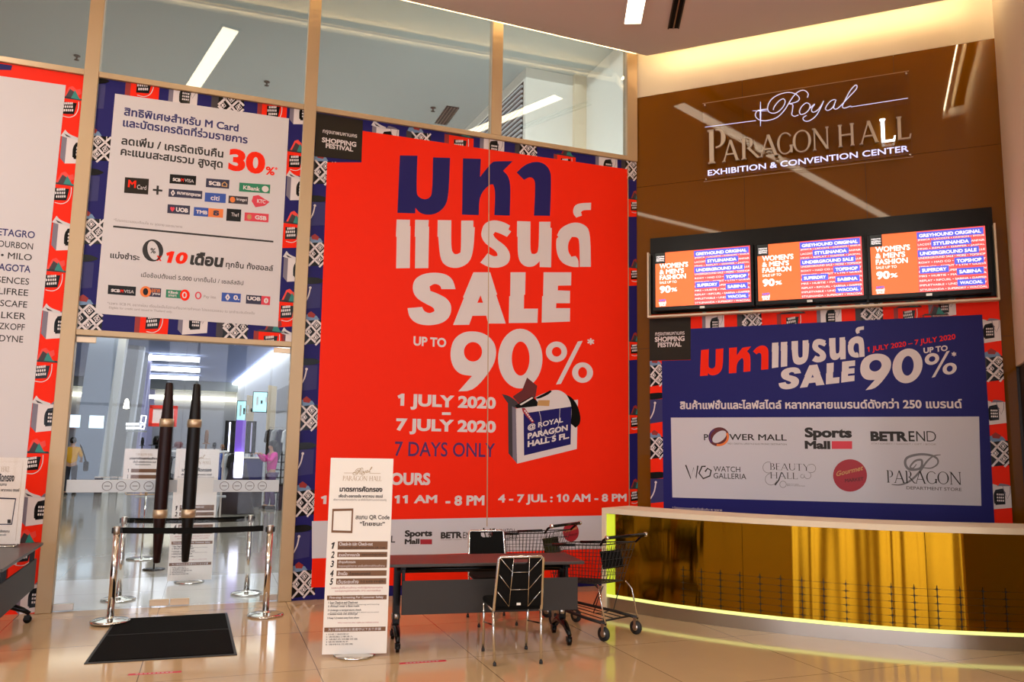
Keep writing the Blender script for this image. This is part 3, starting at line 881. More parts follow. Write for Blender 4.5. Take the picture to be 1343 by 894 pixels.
pr.text('lettering', '7 JULY 2020', 'white_print', 7, (519, 569), (650, 568.5), 548, .045)
pr.text('lettering', '7 DAYS ONLY', 'purple_ink', 7, (517.5, 598), (649, 597), 578.5, .012)
pr.text('lettering', 'HOURS', 'white_print', 7, (497, 636), (564, 635), 619.5, .045)
pr.text('lettering', '1 - 3 JUL : 11 AM', 'white_print', 7, (420, 664), (573, 663), 649.5, .04)
pr.text('lettering', '- 8 PM', 'white_print', 7, (584, 663), (635, 662.5), 649.5, .04)
pr.text('lettering', '4 - 7 JUL : 10 AM - 8 PM', 'white_print', 7, (653, 662), (821.5, 660), 648, .035)
# shopping bag picture: 640+x*.15660, 480+y*.1566 of its own sketch
def bp(p): return (640 + p[0] * .15660, 480 + p[1] * .15660)
def bpoly(pts, m, L=8, sm=False): pr.poly('bag_picture', [bp(q) for q in (smooth_poly(pts) if sm else pts)], m, L)
bpoly([(165, 310), (235, 355), (243, 815), (170, 730)], 'bagside', 8)
bpoly([(165, 310), (200, 332), (205, 770), (170, 730)], 'darkside', 9)
bpoly([(230, 355), (752, 280), (742, 693), (242, 816)], 'white_print', 8)
bpoly([(296, 395), (697, 338), (690, 655), (300, 748)], 'blue', 9)
bpoly([(115, 235), (170, 245), (250, 300), (262, 345), (225, 352), (165, 315)], 'darkside', 10, True)
bpoly([(205, 255), (285, 200), (325, 95), (410, 165), (395, 260), (290, 300), (255, 310)], 'maroon', 10)
bpoly([(225, 330), (370, 250), (415, 300), (410, 335), (240, 352)], 'black', 11)
bpoly([(262, 320), (368, 258), (376, 268), (275, 328)], 'white_print', 12)
bpoly([(395, 260), (470, 225), (535, 200), (600, 200), (660, 240), (690, 290), (420, 330)], 'white_print', 10, True)
bpoly([(390, 268), (520, 202), (532, 212), (500, 240), (420, 275)], 'black', 12, True)
bpoly([(420, 285), (515, 285), (510, 335), (410, 330)], 'tan_print', 12, True)
bpoly([(655, 240), (700, 262), (750, 330), (775, 430), (765, 490), (730, 515), (690, 480), (700, 380), (690, 300)], 'black', 12, True)
bpoly([(280, 350), (305, 350), (385, 465), (370, 478), (290, 385)], 'gourmet', 12)
for k in range(6):
    bpoly([(298 + k * 12, 372 + k * 16), (308 + k * 12, 366 + k * 16), (316 + k * 12, 378 + k * 16), (306 + k * 12, 384 + k * 16)], 'white_print', 13)
pr.text('bag_picture', '@ ROYAL', 'white_print', 11, bp((330, 545)), bp((625, 480)), bp((330, 488))[1], .03, 0, True)
pr.text('bag_picture', 'PARAGON', 'white_print', 11, bp((330, 612)), bp((665, 538)), bp((330, 562))[1], .045, 0, True)
pr.text('bag_picture', 'HALL 5 FL.', 'white_print', 11, bp((330, 678)), bp((678, 604)), bp((330, 628))[1], .045, 0, True)
pr.line('bag_picture', [bp(q) for q in spline([(425, 375), (440, 440), (445, 540), (490, 595), (550, 580), (585, 500), (595, 440), (600, 350)])], .006, 'sheet', 13)
# partner row along the foot
pr.poly('partner_strip', [(409, 683), (824.5, 675), (824.5, 718), (409, 732)], 'sheet_cool', 6.8)
PT = 'partner_strip'
def sports(pr, x0, x1, yt, yb, part, L):
    w = x1 - x0; h = yb - yt
    pr.text(part, 'Sports', 'ink', L, (x0, yt + h * .60), (x1, yt + h * .58), yt, .05)
    pr.text(part, 'Mall', 'ink', L, (x0, yb), (x0 + w * .54, yb), yt + h * .62, .05)
    pr.rect(part, x0 + w * .57, yt + h * .64, x1, yb, 'card_pink' if L != 7 else 'gourmet', L)
sports(pr, 530.5, 566.5, 695, 713.5, PT, 7)
pr.text(PT, 'POWER MALL', 'ink', 7, (440, 713), (518, 711), None, .01)
pr.text(PT, 'BETR', 'ink', 7, (577.8, 706), (606, 705.5), 697.5, .05); pr.text(PT, 'END', 'ink', 7, (607, 705.5), (623, 705), 697.5, .008)
pr.text(PT, 'STATIONERY / GADGET / GIFT / BOOK', 'pale_ink', 7, (578, 708.5), (623, 708), 706.8)
def watch(pr, x0, x1, yt, yb, part, L):
    w = x1 - x0; h = yb - yt
    pr.line(part, [(x0, yt), (x0 + w * .085, yb), (x0 + w * .13, yt + h * .2), (x0 + w * .17, yb), (x0 + w * .2, yt + h * .05)], .018, 'ink', L)
    pr.line(part, [(x0 + w * .33, yt + h * .1), (x0 + w * .27, yt + h * .1), (x0 + w * .22, yt + h * .6), (x0 + w * .29, yb), (x0 + w * .40, yt + h * .8), (x0 + w * .42, yt + h * .4), (x0 + w * .36, yt + h * .25), (x0 + w * .32, yt + h * .5)], .018, 'ink', L)
    pr.text(part, 'WATCH', 'ink', L, (x0 + w * .46, yt + h * .48), (x0 + w * .90, yt + h * .48), yt + h * .08, .004)
    pr.text(part, 'GALLERIA', 'ink', L, (x0 + w * .46, yt + h * .98), (x1, yt + h * .98), yt + h * .58, .004)
watch(pr, 634, 679, 692, 708, PT, 7)
def gourmet(pr, cx, cy, rx, ry, part, L):
    pr.shape(part, [ell(cx, cy, rx, ry)], 'gourmet', L)
    pr.text(part, 'Gourmet', 'tan_print', L + 1, (cx - rx * .8, cy + ry * .05), (cx + rx * .78, cy - ry * .35), None, .02, .2, True)
    pr.text(part, 'MARKET', 'maroon', L + 1, (cx - rx * .3, cy + ry * .42), (cx + rx * .8, cy + ry * .3), None, .03, 0, True)
gourmet(pr, 748.5, 697.5, 10.5, 12.5, PT, 7)
# glass joint lines over the banner
pr.line('joint_lines', [(641.5, 180), (638.5, 690)], .012, 'frame', 9)
pr.line('joint_lines', [(823.2, 216), (825, 665)], .012, 'frame', 9)
pr.done()

# serif capitals: strokes in a unit cap box, w = advance
def _ln(a, b, w): return ('l', a, b, w)
SERIF = {
 'P': (.62, [('l', (.16, 0), (.16, 1), .11), ('a', .30, .72, .26, .28, -95, 95), ('s', .16, 0, .2), ('s', .12, 1, .14)]),
 'R': (.78, [('l', (.16, 0), (.16, 1), .11), ('a', .30, .74, .24, .26, -95, 95), ('l', (.36, .50), (.76, 0), .11), ('s', .16, 0, .2), ('s', .12, 1, .14)]),
 'A': (.84, [('l', (.08, 0), (.42, 1), .055), ('l', (.42, 1), (.76, 0), .12), ('l', (.2, .34), (.62, .34), .05), ('s', .08, 0, .16), ('s', .76, 0, .18)]),
 'G': (.86, [('a', .46, .5, .42, .5, 40, 320), ('l', (.78, .06), (.78, .40), .11), ('s', .78, .40, .18)]),
 'O': (.92, [('a', .46, .5, .43, .5, 0, 360)]),
 'N': (.92, [('l', (.14, 0), (.14, 1), .06), ('l', (.12, 1), (.80, 0), .12), ('l', (.80, 0), (.80, 1), .06), ('s', .14, 0, .16), ('s', .80, 1, .16), ('s', .08, 1, .1)]),
 'H': (.90, [('l', (.16, 0), (.16, 1), .11), ('l', (.74, 0), (.74, 1), .11), ('l', (.16, .52), (.74, .52), .05), ('s', .16, 0, .2), ('s', .74, 0, .2), ('s', .16, 1, .2), ('s', .74, 1, .2)]),
 'L': (.60, [('l', (.16, 0), (.16, 1), .11), ('l', (.12, .025), (.56, .025), .05), ('l', (.54, 0), (.58, .2), .05), ('s', .16, 1, .2)]),
 'B': (.62, [('l', (.14, 0), (.14, 1), .12), ('a', .28, .76, .22, .24, -95, 95), ('a', .30, .27, .27, .27, -95, 95), ('s', .1, 0, .12), ('s', .1, 1, .12)]),
 'E': (.58, [('l', (.14, 0), (.14, 1), .12), ('l', (.1, .02), (.54, .02), .04), ('l', (.1, .98), (.5, .98), .04), ('l', (.14, .54), (.44, .54), .04)]),
 'U': (.80, [('l', (.14, .3), (.14, 1), .12), ('l', (.68, .3), (.68, 1), .04), ('a', .41, .3, .29, .3, 180, 360), ('s', .14, 1, .18), ('s', .68, 1, .14)]),
 'T': (.74, [('l', (.36, 0), (.36, 1), .12), ('l', (.04, .98), (.68, .98), .04), ('s', .36, 0, .18)]),
 'Y': (.78, [('l', (.38, 0), (.38, .48), .11), ('l', (.38, .46), (.08, 1), .11), ('l', (.38, .46), (.68, 1), .04), ('s', .38, 0, .18)]),
}
def serif_polys(ch, thin=1.0):
    out = []
    for st in SERIF[ch][1]:
        if st[0] == 'l':
            (x0, y0), (x1, y1), w = st[1:]
            w *= thin
            if abs(y1 - y0) < .02: out.append([(x0, y0 - w / 2), (x1, y0 - w / 2), (x1, y0 + w / 2), (x0, y0 + w / 2)])
            else: out.append([(x0 - w / 2, y0), (x0 + w / 2, y0), (x1 + w / 2, y1), (x1 - w / 2, y1)])
        elif st[0] == 's':
            x, y, w = st[1:]; h = .045
            y0 = 0 if y < .01 else (y - h)
            out.append([(x - w / 2, y0), (x + w / 2, y0), (x + w / 2, y0 + h), (x - w / 2, y0 + h)])
        else:
            cx, cy, rx, ry, a0, a1 = st[1:]
            n = 30; o, i = [], []
            for k in range(n + 1):
                a = math.radians(a0 + (a1 - a0) * k / n)
                tt = .045 + .07 * abs(math.cos(a)) ** 1.5 * thin
                o.append((cx + rx * math.cos(a), cy + ry * math.sin(a)))
                i.append((cx + (rx - tt) * math.cos(a), cy + (ry - .045) * math.sin(a)))
            out.append(o + i[::-1])
    return out
def serif_char(pr, part, ch, u0, u1, z0, z1, m, L, thin=1.0, skew=0.0):
    for p in serif_polys(ch, thin):
        w = SERIF[ch][0]
        pr.shape(part, [[(u0 + (x / w) * (u1 - u0), z0 + y * (z1 - z0)) for x, y in p]], m, L, raw=True)
def serif_word(pr, part, word, left, right, top, m, L, thin=1.0):
    A, B = pr.P(left), pr.P(right); zt = pr.P((left[0], top))[1]
    ws = [SERIF[c][0] if c != ' ' else .45 for c in word]; k = (B[0] - A[0]) / sum(ws); u = A[0]
    for c, w in zip(word, ws):
        if c != ' ': serif_char(pr, part, c, u, u + w * k, A[1], zt, m, L, thin)
        u += w * k
# script word, strokes on a sheet of 160 x 90 places
ROYAL = [
 ([(285, 460), (300, 420), (345, 365), (395, 338), (416, 370), (390, 430), (330, 485), (270, 495), (230, 470), (228, 410), (270, 340), (350, 290), (450, 268), (530, 285), (572, 330), (545, 370), (450, 395)], 1),
 ([(660, 325), (668, 280), (625, 245), (570, 255), (515, 300), (460, 380), (410, 460), (330, 540), (230, 575), (150, 575), (100, 545), (90, 505), (120, 465), (220, 450)], 1),
 ([(470, 395), (500, 405), (495, 470), (490, 512), (520, 530), (562, 515)], 1),
 ([(640, 385), (600, 420), (575, 470), (585, 508), (630, 500), (675, 460), (690, 410), (665, 385), (640, 385)], 1),
 ([(690, 440), (740, 395), (708, 445), (715, 482), (755, 475), (800, 430), (838, 362)], 1),
 ([(838, 362), (800, 450), (750, 530), (680, 580), (630, 580), (612, 550), (650, 520)], 1),
 ([(965, 345), (920, 360), (875, 410), (860, 452), (890, 465), (940, 430), (975, 348)], 1),
 ([(975, 348), (950, 430), (972, 452), (1015, 425), (1100, 335), (1190, 240), (1205, 198), (1185, 190), (1130, 250), (1075, 350), (1045, 420), (1070, 440), (1140, 415)], 1)]

# --- the notice on white paper between the two beige columns
t, pr = banner('offer_notice', 'white notice with card logos on blue patterned panel above the glass doors', 'poster', SQ, C1R + .002, C2L - .002, ZH1 + .002, ZB - .002, 'blue')
for k, x, y, s in (('D', 117, 122, .3), ('A', 124, 192, .3), ('D', 109, 243, .3), ('A', 115, 301, .3), ('D', 101, 357, .3), ('A', 112, 415, .32), ('R', 186, 113, .32), ('B', 240, 124, .29), ('A', 299, 137, .34), ('C', 356, 146, .31), ('B', 397, 147, .29),
                   ('C', 385, 211, .31), ('B', 393, 246, .29), ('C', 380, 305, .31), ('B', 389, 352, .29), ('C', 374, 408, .31), ('C', 198, 422, .31), ('B', 253, 420, .29), ('A', 305, 426, .32), ('R', 352, 448, .32), ('B', 386, 452, .29)): bag(pr, k, x, y, s)
pr.poly('paper', [(151, 123), (379, 155.5), (364.5, 428.5), (125, 411)], 'sheet', 8)
NL = 9
def nt(st, m, l, r, top=None, w=.02, sh=0.0, L=NL): pr.text('lettering', st, m, L, l, r, top, w, sh)
nt('สิทธิพิเศษสำหรับ M Card', 'navy', (162.5, 151), (313, 167), None, .03)
nt('และบัตรเครดิตที่ร่วมรายการ', 'navy', (161, 165.5), (325, 181.5), None, .03)
nt('ลดเพิ่ม / เครดิตเงินคืน', 'ink', (159, 189), (293, 202), None, .03)
nt('คะแนนสะสมรวม สูงสุด', 'ink', (158, 203), (292, 218), None, .03)
nt('30', 'red', (299, 223.5), (347, 229), 194, .05)
nt('%', 'red', (348, 229), (360, 230), 218, .03); nt('*', 'red', (360, 223), (364, 223), 219, .02)
def card(x0, y0, x1, y1, m, items=(), part='card_logos'):
    """a logo tile; the tile's edges follow the paper"""
    h = y1 - y0; k = .072
    pr.poly(part, [(x0, y0), (x1, y0 + (x1 - x0) * k), (x1 - h * .06, y1 + (x1 - x0) * k), (x0 - h * .06, y1)], m, NL)
    for st, mm, fx0, fx1, fb, ft, w in items:
        xa, xb = x0 + (x1 - x0) * fx0, x0 + (x1 - x0) * fx1
        pr.text(part, st, mm, NL + 1, (xa, y0 + h * fb + (xa - x0) * k), (xb, y0 + h * fb + (xb - x0) * k), y0 + h * ft + (xa - x0) * k, w)
card(164, 232.5, 195.5, 253, 'badge', (('M', 'red', .12, .45, .62, .15, .03), ('Card', 'white_print', .5, .88, .7, .42, .0)))
pr.line('lettering', [(200.5, 249), (213, 250.2)], .022, 'ink', NL); pr.line('lettering', [(207, 243.5), (206.4, 255.5)], .022, 'ink', NL)
card(223, 228.5, 257.5, 240.5, 'black', (('SCB', 'white_print', .1, .4, .72, .36, .05), ('M', 'red', .42, .52, .72, .36, .03), ('VISA', 'white_print', .55, .9, .72, .36, .0)))
card(270.5, 234, 301, 245.5, 'card_navy', (('SCB', 'white_print', .1, .62, .72, .26, .05), ('⌂', 'tan_print', .66, .9, .8, .2, .03)))
card(314, 239.5, 354.5, 251, 'green_print', (('KBank', 'white_print', .12, .66, .75, .28, .03), ('◉', 'white_print', .72, .94, .86, .16, .03)))
card(221.5, 247.5, 265.5, 258, 'card_navy', (('◊', 'white_print', .05, .18, .84, .14, .03), ('ธนาคารกรุงเทพ', 'white_print', .24, .95, .74, .28, .04)))
card(269, 252.5, 296.5, 264.5, 'card_blue', (('citi', 'white_print', .26, .68, .78, .26, .02),))
card(300, 256.5, 325.5, 266.5, 'darkside', (('●', 'orange_print', .05, .32, .86, .12, .0), ('krungsri', 'white_print', .40, .92, .66, .2, .02)))
pr.poly('card_logos', [(332, 257), (339, 256), (353.5, 265), (347, 270), (335, 272), (330, 264)], 'card_pink', NL)
pr.text('card_logos', 'KTC', 'white_print', NL + 1, (337, 266), (348, 267), 261, .03)
card(220, 268, 249.5, 279.5, 'card_navy', (('♥', 'card_pink', .1, .3, .8, .26, .0), ('UOB', 'white_print', .36, .9, .76, .26, .05)))
card(254.5, 271.5, 273.5, 283, 'card_blue', (('TMB', 'white_print', .12, .92, .72, .3, .04),))
card(273.5, 273, 293, 284.4, 'orange_print', (('ธ', 'card_navy', .3, .7, .8, .2, .05),))
card(297.5, 273.5, 316.5, 289.5, 'black', (('The1', 'white_print', .3, .8, .6, .3, .0),))
card(321, 278.5, 352.5, 289.5, 'card_pink', (('◉', 'tan_print', .08, .28, .84, .16, .0), ('GSB', 'white_print', .42, .9, .74, .24, .04)))
nt('*โปรดตรวจสอบเงื่อนไข ณ จุดขาย และธนาคาร', 'pale_ink', (149, 290), (239, 299.5), None, .0)
pr.line('lettering', [(148.5, 297), (358.5, 317)], .02, 'ink', NL)
nt('แบ่งชำระ', 'ink', (144.5, 338), (183, 341), None, .025)
c = [ell(200.5, 328.5, 13.6, 14.5, 40, -.25), ell(201, 328.5, 7.2, 12.6, 40, -.25)]
pr.shape('lettering', c, 'ink', NL)
nt('%', 'ink', (197, 332), (204, 332.6), 325, .02)
nt('x', 'red', (205, 342), (212, 342.6), 335, .04)
nt('10', 'red', (217, 344.5), (245.5, 347), 328.5, .05, .15)
nt('เดือน', 'ink', (249, 346), (293, 350), None, .05, .1)
nt('ทุกชิ้น ทั้งฮอลล์', 'ink', (296, 350), (358, 355.5), None, .02)
nt('เมื่อช้อปตั้งแต่ 5,000 บาทขึ้นไป / เซลล์สลิป', 'ink', (185, 363), (319, 373), None, .008)
card(142, 373.5, 178.5, 385.5, 'black', (('SCB', 'white_print', .1, .42, .74, .4, .05), ('M', 'red', .44, .54, .74, .4, .03), ('VISA', 'white_print', .56, .92, .74, .4, .0)))
card(193, 377, 211.5, 388.5, 'card_navy', (('อยาก', 'orange_print', .3, .9, .5, .1, .02), ('you', 'white_print', .35, .9, .85, .55, .02)))
pr.shape('card_logos', [ell(191, 382.5, 7.2, 7.2), ell(191, 382.5, 3.4, 4.6)], 'orange_print', NL + 2); pr.shape('card_logos', [ell(191, 382.5, 3.4, 4.6)], 'black', NL + 2)
card(218, 379.5, 240, 390, 'green_print', (('KBank', 'white_print', .12, .72, .48, .14, .03), ('smart', 'white_print', .12, .62, .85, .55, .01)))
pr.shape('card_logos', [ell(242.5, 387, 6.4, 7.4)], 'red', NL + 2); pr.shape('card_logos', [ell(242, 387, 3.2, 4.2), ell(242, 387, 1.6, 2.8)], 'white_print', NL + 3)
pr.shape('card_logos', [ell(260, 387.5, 4.3, 5), ell(260, 387.5, 2.4, 3.4)], 'card_pink', NL)
nt('Pay lite', 'pale_ink', (267, 390.5), (283, 392), None, .0)
card(291, 383.5, 316, 395, 'card_blue', (('◊', 'white_print', .16, .42, .85, .15, .04), ('0.', 'white_print', .6, .92, .75, .2, .04)))
card(323, 386.5, 343, 398, 'card_navy', (('UOB', 'white_print', .06, .92, .6, .16, .05),))
card(343, 388, 354.5, 399.4, 'card_pink', (('0', 'white_print', .25, .75, .82, .2, .06),))
nt('*เฉพาะ SCB M, อยากผ่อน เงื่อนไขเป็นไปตามที่ธนาคารกำหนด โปรดตรวจสอบ ณ จุดชำระเงินอีกครั้ง', 'pale_ink', (140.5, 399), (334, 411.5), None, .0)
nt('Eligible for credit card issued in Thailand only.', 'pale_ink', (143, 404.5), (226, 410.5), None, .0)
pr.done()

# --- the brand list at the left edge
t, pr = banner('brand_list_banner', 'tall white brand list on red patterned ground at the left edge', 'banner', SQ, -7.6, C1L - .002, 0, ZB - .002, 'red')
pr.poly('paper', [(-160, 76), (-2, 99.5), (86.5, 112), (67, 300), (49, 469), (35, 600), (22, 740), (-160, 752)], 'sheet', 8)
pr.poly('border_print', [(-10, 82), (16, 86), (14.5, 92), (-10, 91)], 'blue', 3)
for x, y in ((88, 141), (78, 254), (66, 368), (52, 487), (40, 607), (27, 727)): bag(pr, 'C', x, y, .29)
for x, y in ((97, 196), (86, 309), (73, 424), (60, 545), (47, 667), (39, 782)): bag(pr, 'B', x + 4, y, .30)
for st, xl, xr, yl, yr, m in (('ETAGRO', -3, 45.5, 308.5, 313.5, 'navy'), ('OURBON', -3, 43, 323.5, 328.5, 'ink'), ('• MILO', 1, 41.5, 338.5, 343, 'ink'), ('AGOTA', -2, 40, 354.5, 358, 'navy'), ('SENCES', -4, 38, 370.5, 373.5, 'ink'),
                             ('LIFREE', -2, 36.8, 385.5, 388, 'ink'), ('ESCAFE', -6, 35.5, 401, 403.5, 'ink'), ('LKER', 1.5, 33.5, 417, 419, 'ink'), ('ZKOPF', -1.5, 32.3, 431.5, 433, 'ink'), ('DYNE', -1, 30.2, 447.5, 449, 'ink')):
    pr.text('lettering', st, m, 9, (xl, yl), (xr, yr), yl - (9.5 if m == 'navy' else 8.5), .018 if m == 'navy' else .008)
pr.done()

# --- the banner under the screens on the brown wall
RQ = RP.at(.03)
cs = [RQ.uz(852, 417), RQ.uz(1310, 392), RQ.uz(1328.5, 690)]
t, pr = banner('sale_banner', 'blue sale banner with red patterned border on the brown wall under the screens', 'banner', RQ, cs[0][0], (cs[1][0] + cs[2][0]) / 2, .88, 3.44, 'red')
pr.poly('blue_field', [(906, 431), (1288, 412.5), (1297, 550), (1305, 700), (870.8, 690), (868, 473), (906, 472)], 'blue_r', 6.8)
for k, x, y, s in (('B', 935, 424, .27), ('A', 983, 421, .29), ('C', 1037, 423, .32), ('B', 1087, 414, .27), ('A', 1140, 410, .29), ('R', 1190, 414, .28), ('B', 1235, 400, .27), ('R', 1225, 424, .28), ('A', 862, 490, .29), ('D', 856, 536, .32), ('A', 862, 585, .29), ('D', 857, 640, .32),
                   ('B', 1294, 433, .27), ('A', 1306, 481, .29), ('B', 1300, 540, .27), ('A', 1312, 592, .29), ('B', 1308, 650, .27)): bag(pr, k, x, y, s)
festival(pr, [(850, 414), (906, 411), (906, 471.5), (851, 473)], ((859.5, 442), (898, 439.5)), ((859, 448.5), (898, 446.8)), ((863, 455.5), (894, 454)), L=8)
def quadmap(src, dst):
    x0, y0, x1, y1 = src
    def f(p):
        a, b = (p[0] - x0) / (x1 - x0), (p[1] - y0) / (y1 - y0)
        tl, tr, br_, bl = [np.array(q, float) for q in dst]
        return tl * (1 - a) * (1 - b) + tr * a * (1 - b) + br_ * a * b + bl * (1 - a) * b
    return f
K3 = 370 / 1343
def z3(x, y): return (900 + x * K3, 420 + y * K3)
q = quadmap((65, 43, 687, 287), [z3(66, 142), z3(391, 102), z3(394, 232), z3(66, 272)])
for p in MAHA: pr.poly('heading', [q(k) for k in smooth_poly(p, 2, 55)], 'red', 8)
q = quadmap((60, 234, 848, 500), [z3(408, 66), z3(846, 28), z3(850, 176), z3(408, 228)])
for p in BRAND: pr.poly('heading', [q(k) for k in smooth_poly(p, 2, 55)], 'white_print', 8)
q = quadmap((106, 515, 768, 731), [z3(440, 230), z3(804, 190), z3(804, 296), z3(440, 333)])
for g in SALE: pr.shape('heading', [[q(k) for k in smooth_poly(c, 2, 55)] for c in g], 'white_print', 8)
q = quadmap((267, 49, 1107, 416), [z3(826, 160), z3(1288, 108), z3(1288, 276), z3(826, 336)])
ninety(pr, q, 'white_print', L=8)
pr.text('lettering', '*', 'white_print', 8, z3(1264, 172), z3(1286, 170), z3(0, 150)[1], .03)
pr.text('lettering', 'UP TO', 'white_print', 8, z3(1130, 156), z3(1245, 143), None, .035, 0, True)
pr.text('lettering', '1 JULY 2020 – 7 JULY 2020', 'red', 8, z3(862, 150), z3(1282, 88), None, .02, 0, True)
pr.text('lettering', 'สินค้าแฟชั่นและไลฟ์สไตล์ หลากหลายแบรนด์ดังกว่า 250 แบรนด์', 'white_print', 8, (892, 536), (1262, 534), None, .03)
pr.poly('logo_panel', [(880, 547.5), (1284, 546), (1287, 663), (882, 652)], 'sheet_cool', 8)
LP = 'logo_panel'
A1, A2 = 230 / 1343, 230 / 1343
def za(x, y): return (870 + x * A1, 540 + y * A1)
def zb(x, y): return (1070 + x * A1, 540 + y * A1)
pr.text(LP, 'P', 'ink', 9, za(312, 217), za(345, 217), za(0, 170)[1], .015)
pr.shape(LP, [[za(*k) for k in ell(425, 190, 80, 72, 40, -.3)], [za(*k) for k in ell(430, 190, 62, 36, 40, -.65)]], 'maroon', 9)
pr.shape(LP, [[za(*k) for k in ribbon([(425 + 70 * math.cos(a), 192 + 62 * math.sin(a)) for a in np.linspace(-.5, 1.8, 20)], 16)]], 'orange_print', 10, 'nz')
pr.shape(LP, [[za(*k) for k in ribbon([(425 + 70 * math.cos(a), 190 + 62 * math.sin(a)) for a in np.linspace(2.4, 4.2, 20)], 14)]], 'purple_ink', 10, 'nz')
pr.text(LP, 'WER MALL', 'ink', 9, za(505, 215), za(945, 217), za(0, 168)[1], .015)
pr.text(LP, 'NO.1 DIGITAL LIFESTYLE ELECTRONIC DESTINATION', 'ink_grey', 9, za(495, 248), za(945, 250), za(0, 236)[1])
sports(pr, *[zz for zz in (zb(-84, 0)[0], zb(278, 0)[0])], zb(0, 118)[1], zb(0, 283)[1], LP, 9)
pr.text(LP, 'BETR', 'ink', 9, zb(420, 223), zb(705, 225), zb(0, 148)[1], .055); pr.text(LP, 'E', 'ink', 9, zb(712, 225), zb(758, 225), zb(0, 147)[1], .015)
pr.text(LP, 'N', 'ink', 9, zb(770, 225), zb(838, 225), zb(0, 147)[1], .0); pr.text(LP, 'D', 'ink', 9, zb(850, 226), zb(922, 226), zb(0, 147)[1], -.012)
pr.text(LP, 'STATIONERY / GADGET / GIFT / BOOK', 'pale_ink', 9, zb(425, 248), zb(922, 250), zb(0, 236)[1])
watch(pr, za(172, 0)[0], za(636, 0)[0], za(0, 406)[1], za(0, 510)[1], LP, 9)
for st, x0, x1, yb, yt in (('BEAUTY', 815, 1125, 443, 392), ('HALL', 815, 1030, 508, 460)):
    serif_word(pr, LP, st, za(x0, yb), za(x1, yb + 3), za(0, yt)[1], 'ink', 9, .8)
pr.shape(LP, [[za(*k) for k in ribbon([(905, 460), (885, 520), (855, 560)], [6, 10, 12])]], 'ink', 9, 'nz')
for cx, cy, r, a0, a1 in ((805, 425, 42, 1.2, 5.2), (1135, 432, 32, -2.2, 1.9), (1105, 485, 26, -1.5, 3.4), (825, 515, 44, .2, 4.6), (1065, 492, 14, 0, 5)):
    pr.shape(LP, [[za(*k) for k in ribbon([(cx + r * math.cos(a), cy + r * math.sin(a)) for a in np.linspace(a0, a1, 26)], 3)]], 'ink_grey', 9, 'nz')
pr.shape(LP, [[za(*k) for k in ell(917, 554, 26, 26)], [za(*k) for k in ell(917, 554, 23, 23)]], 'ink_grey', 9)
pr.text(LP, 'BEAUTY HALL', 'ink_grey', 9, za(947, 556), za(1040, 557), za(0, 548)[1]); pr.text(LP, 'BEAUTY DESTINATION', 'ink_grey', 9, za(947, 566), za(1084, 568), za(0, 559)[1])
gourmet(pr, *zb(262, 486), 130 * A1, 124 * A1, LP, 9)
serif_word(pr, LP, 'PARAGON', zb(540, 540), zb(1118, 548), zb(0, 446)[1], 'ink', 10, .95)
for pts, w in (([(770, 400), (745, 430), (722, 420), (760, 375), (810, 370), (800, 430), (720, 440), (685, 400), (700, 350), (790, 325), (880, 332), (930, 360), (930, 400), (880, 430), (815, 425)], 13),
               ([(955, 328), (900, 338), (850, 380), (800, 450), (755, 500), (700, 540), (640, 558), (580, 555)], 11)):
    s_ = spline(pts, 5); pr.shape(LP, [[zb(*k) for k in ribbon(s_, [w * (.35 + .65 * math.sin(math.pi * i / (len(s_) - 1))) * 1.5 for i in range(len(s_))])]], 'logo_grey', 9, 'nz')
pr.text(LP, 'DEPARTMENT STORE', 'ink_grey', 9, zb(694, 592), zb(1116, 597), zb(0, 568)[1], .01)
pr.text('lettering', '* โปรดตรวจสอบเงื่อนไขเพิ่มเติม ณ จุดขาย', 'white_print', 8, (882, 667), (947, 669), None, .005)
pr.done()

# --- hall name sign
SG = RP.at(.05)
cs = [SG.uz(920, 133), SG.uz(1191, 96), SG.uz(1199, 206), SG.uz(924, 238)]
u0, u1, z0, z1 = (cs[0][0] + cs[3][0]) / 2, (cs[1][0] + cs[2][0]) / 2, (cs[2][1] + cs[3][1]) / 2, (cs[0][1] + cs[1][1]) / 2
um = (u0 + u1) / 2
t = thing('hall_sign', 'silver and lit white lettering on clear plate high on the brown wall', 'sign', SG.w(um, z0), YR)
MB().box((u0 - um, 0, 0), (u1 - um, .008, z1 - z0), 'acrylic').build('plate', t)
ed = MB()
for a, b, c, d in ((u0, u1, z1 - .006, z1), (u0, u1, z0, z0 + .004)): ed.box((a - um, -.003, c - z0), (b - um, 0, d - z0), 'frame')
ed.build('plate_edge', t)
for x, z in ((u0 + .03, z0 + .03), (u1 - .03, z0 + .03), (u0 + .03, z1 - .03), (u1 - .03, z1 - .03)):
    b_ = MB(); b_.tube([(x - um, -.012, z - z0), (x - um, .05, z - z0)], .012, 'chrome', 10); b_.build('stand_off', t)
pr = Print(t, SG, um, z0)
def zs(x, y): return (980 + x * .1191, 90 + y * .1191)
for pts, _ in ROYAL:
    s_ = [SG.uz(*zs(*k)) for k in spline(pts, 6)]
    mbx = pr.parts.setdefault('script_lettering', MB())
    mbx.tube([(k[0] - um, -.02, k[1] - z0) for k in s_], .0075, 'sign_metal', 6)
    mbx.tube([(k[0] - um + .006, -.028, k[1] - z0 - .006) for k in s_], .0032, 'sign_light', 5)
for a, b, r in ((zs(148, 370), zs(148, 640), .008), (zs(60, 470), zs(235, 470), .006), ((925, 167.4), (991.5, 158.8), .0035), ((1116, 141), (1190.7, 129.5), .0035)):
    a, b = SG.uz(*a), SG.uz(*b); m_ = (a + b) / 2
    pr.parts['script_lettering'].tube([(a[0] - um, -.02, a[1] - z0), (m_[0] - um, -.02, m_[1] - z0), (b[0] - um, -.02, b[1] - z0)], [r * .3, r, r * .3] if r > .0055 else r, 'sign_light', 6)
K4 = 320 / 1343
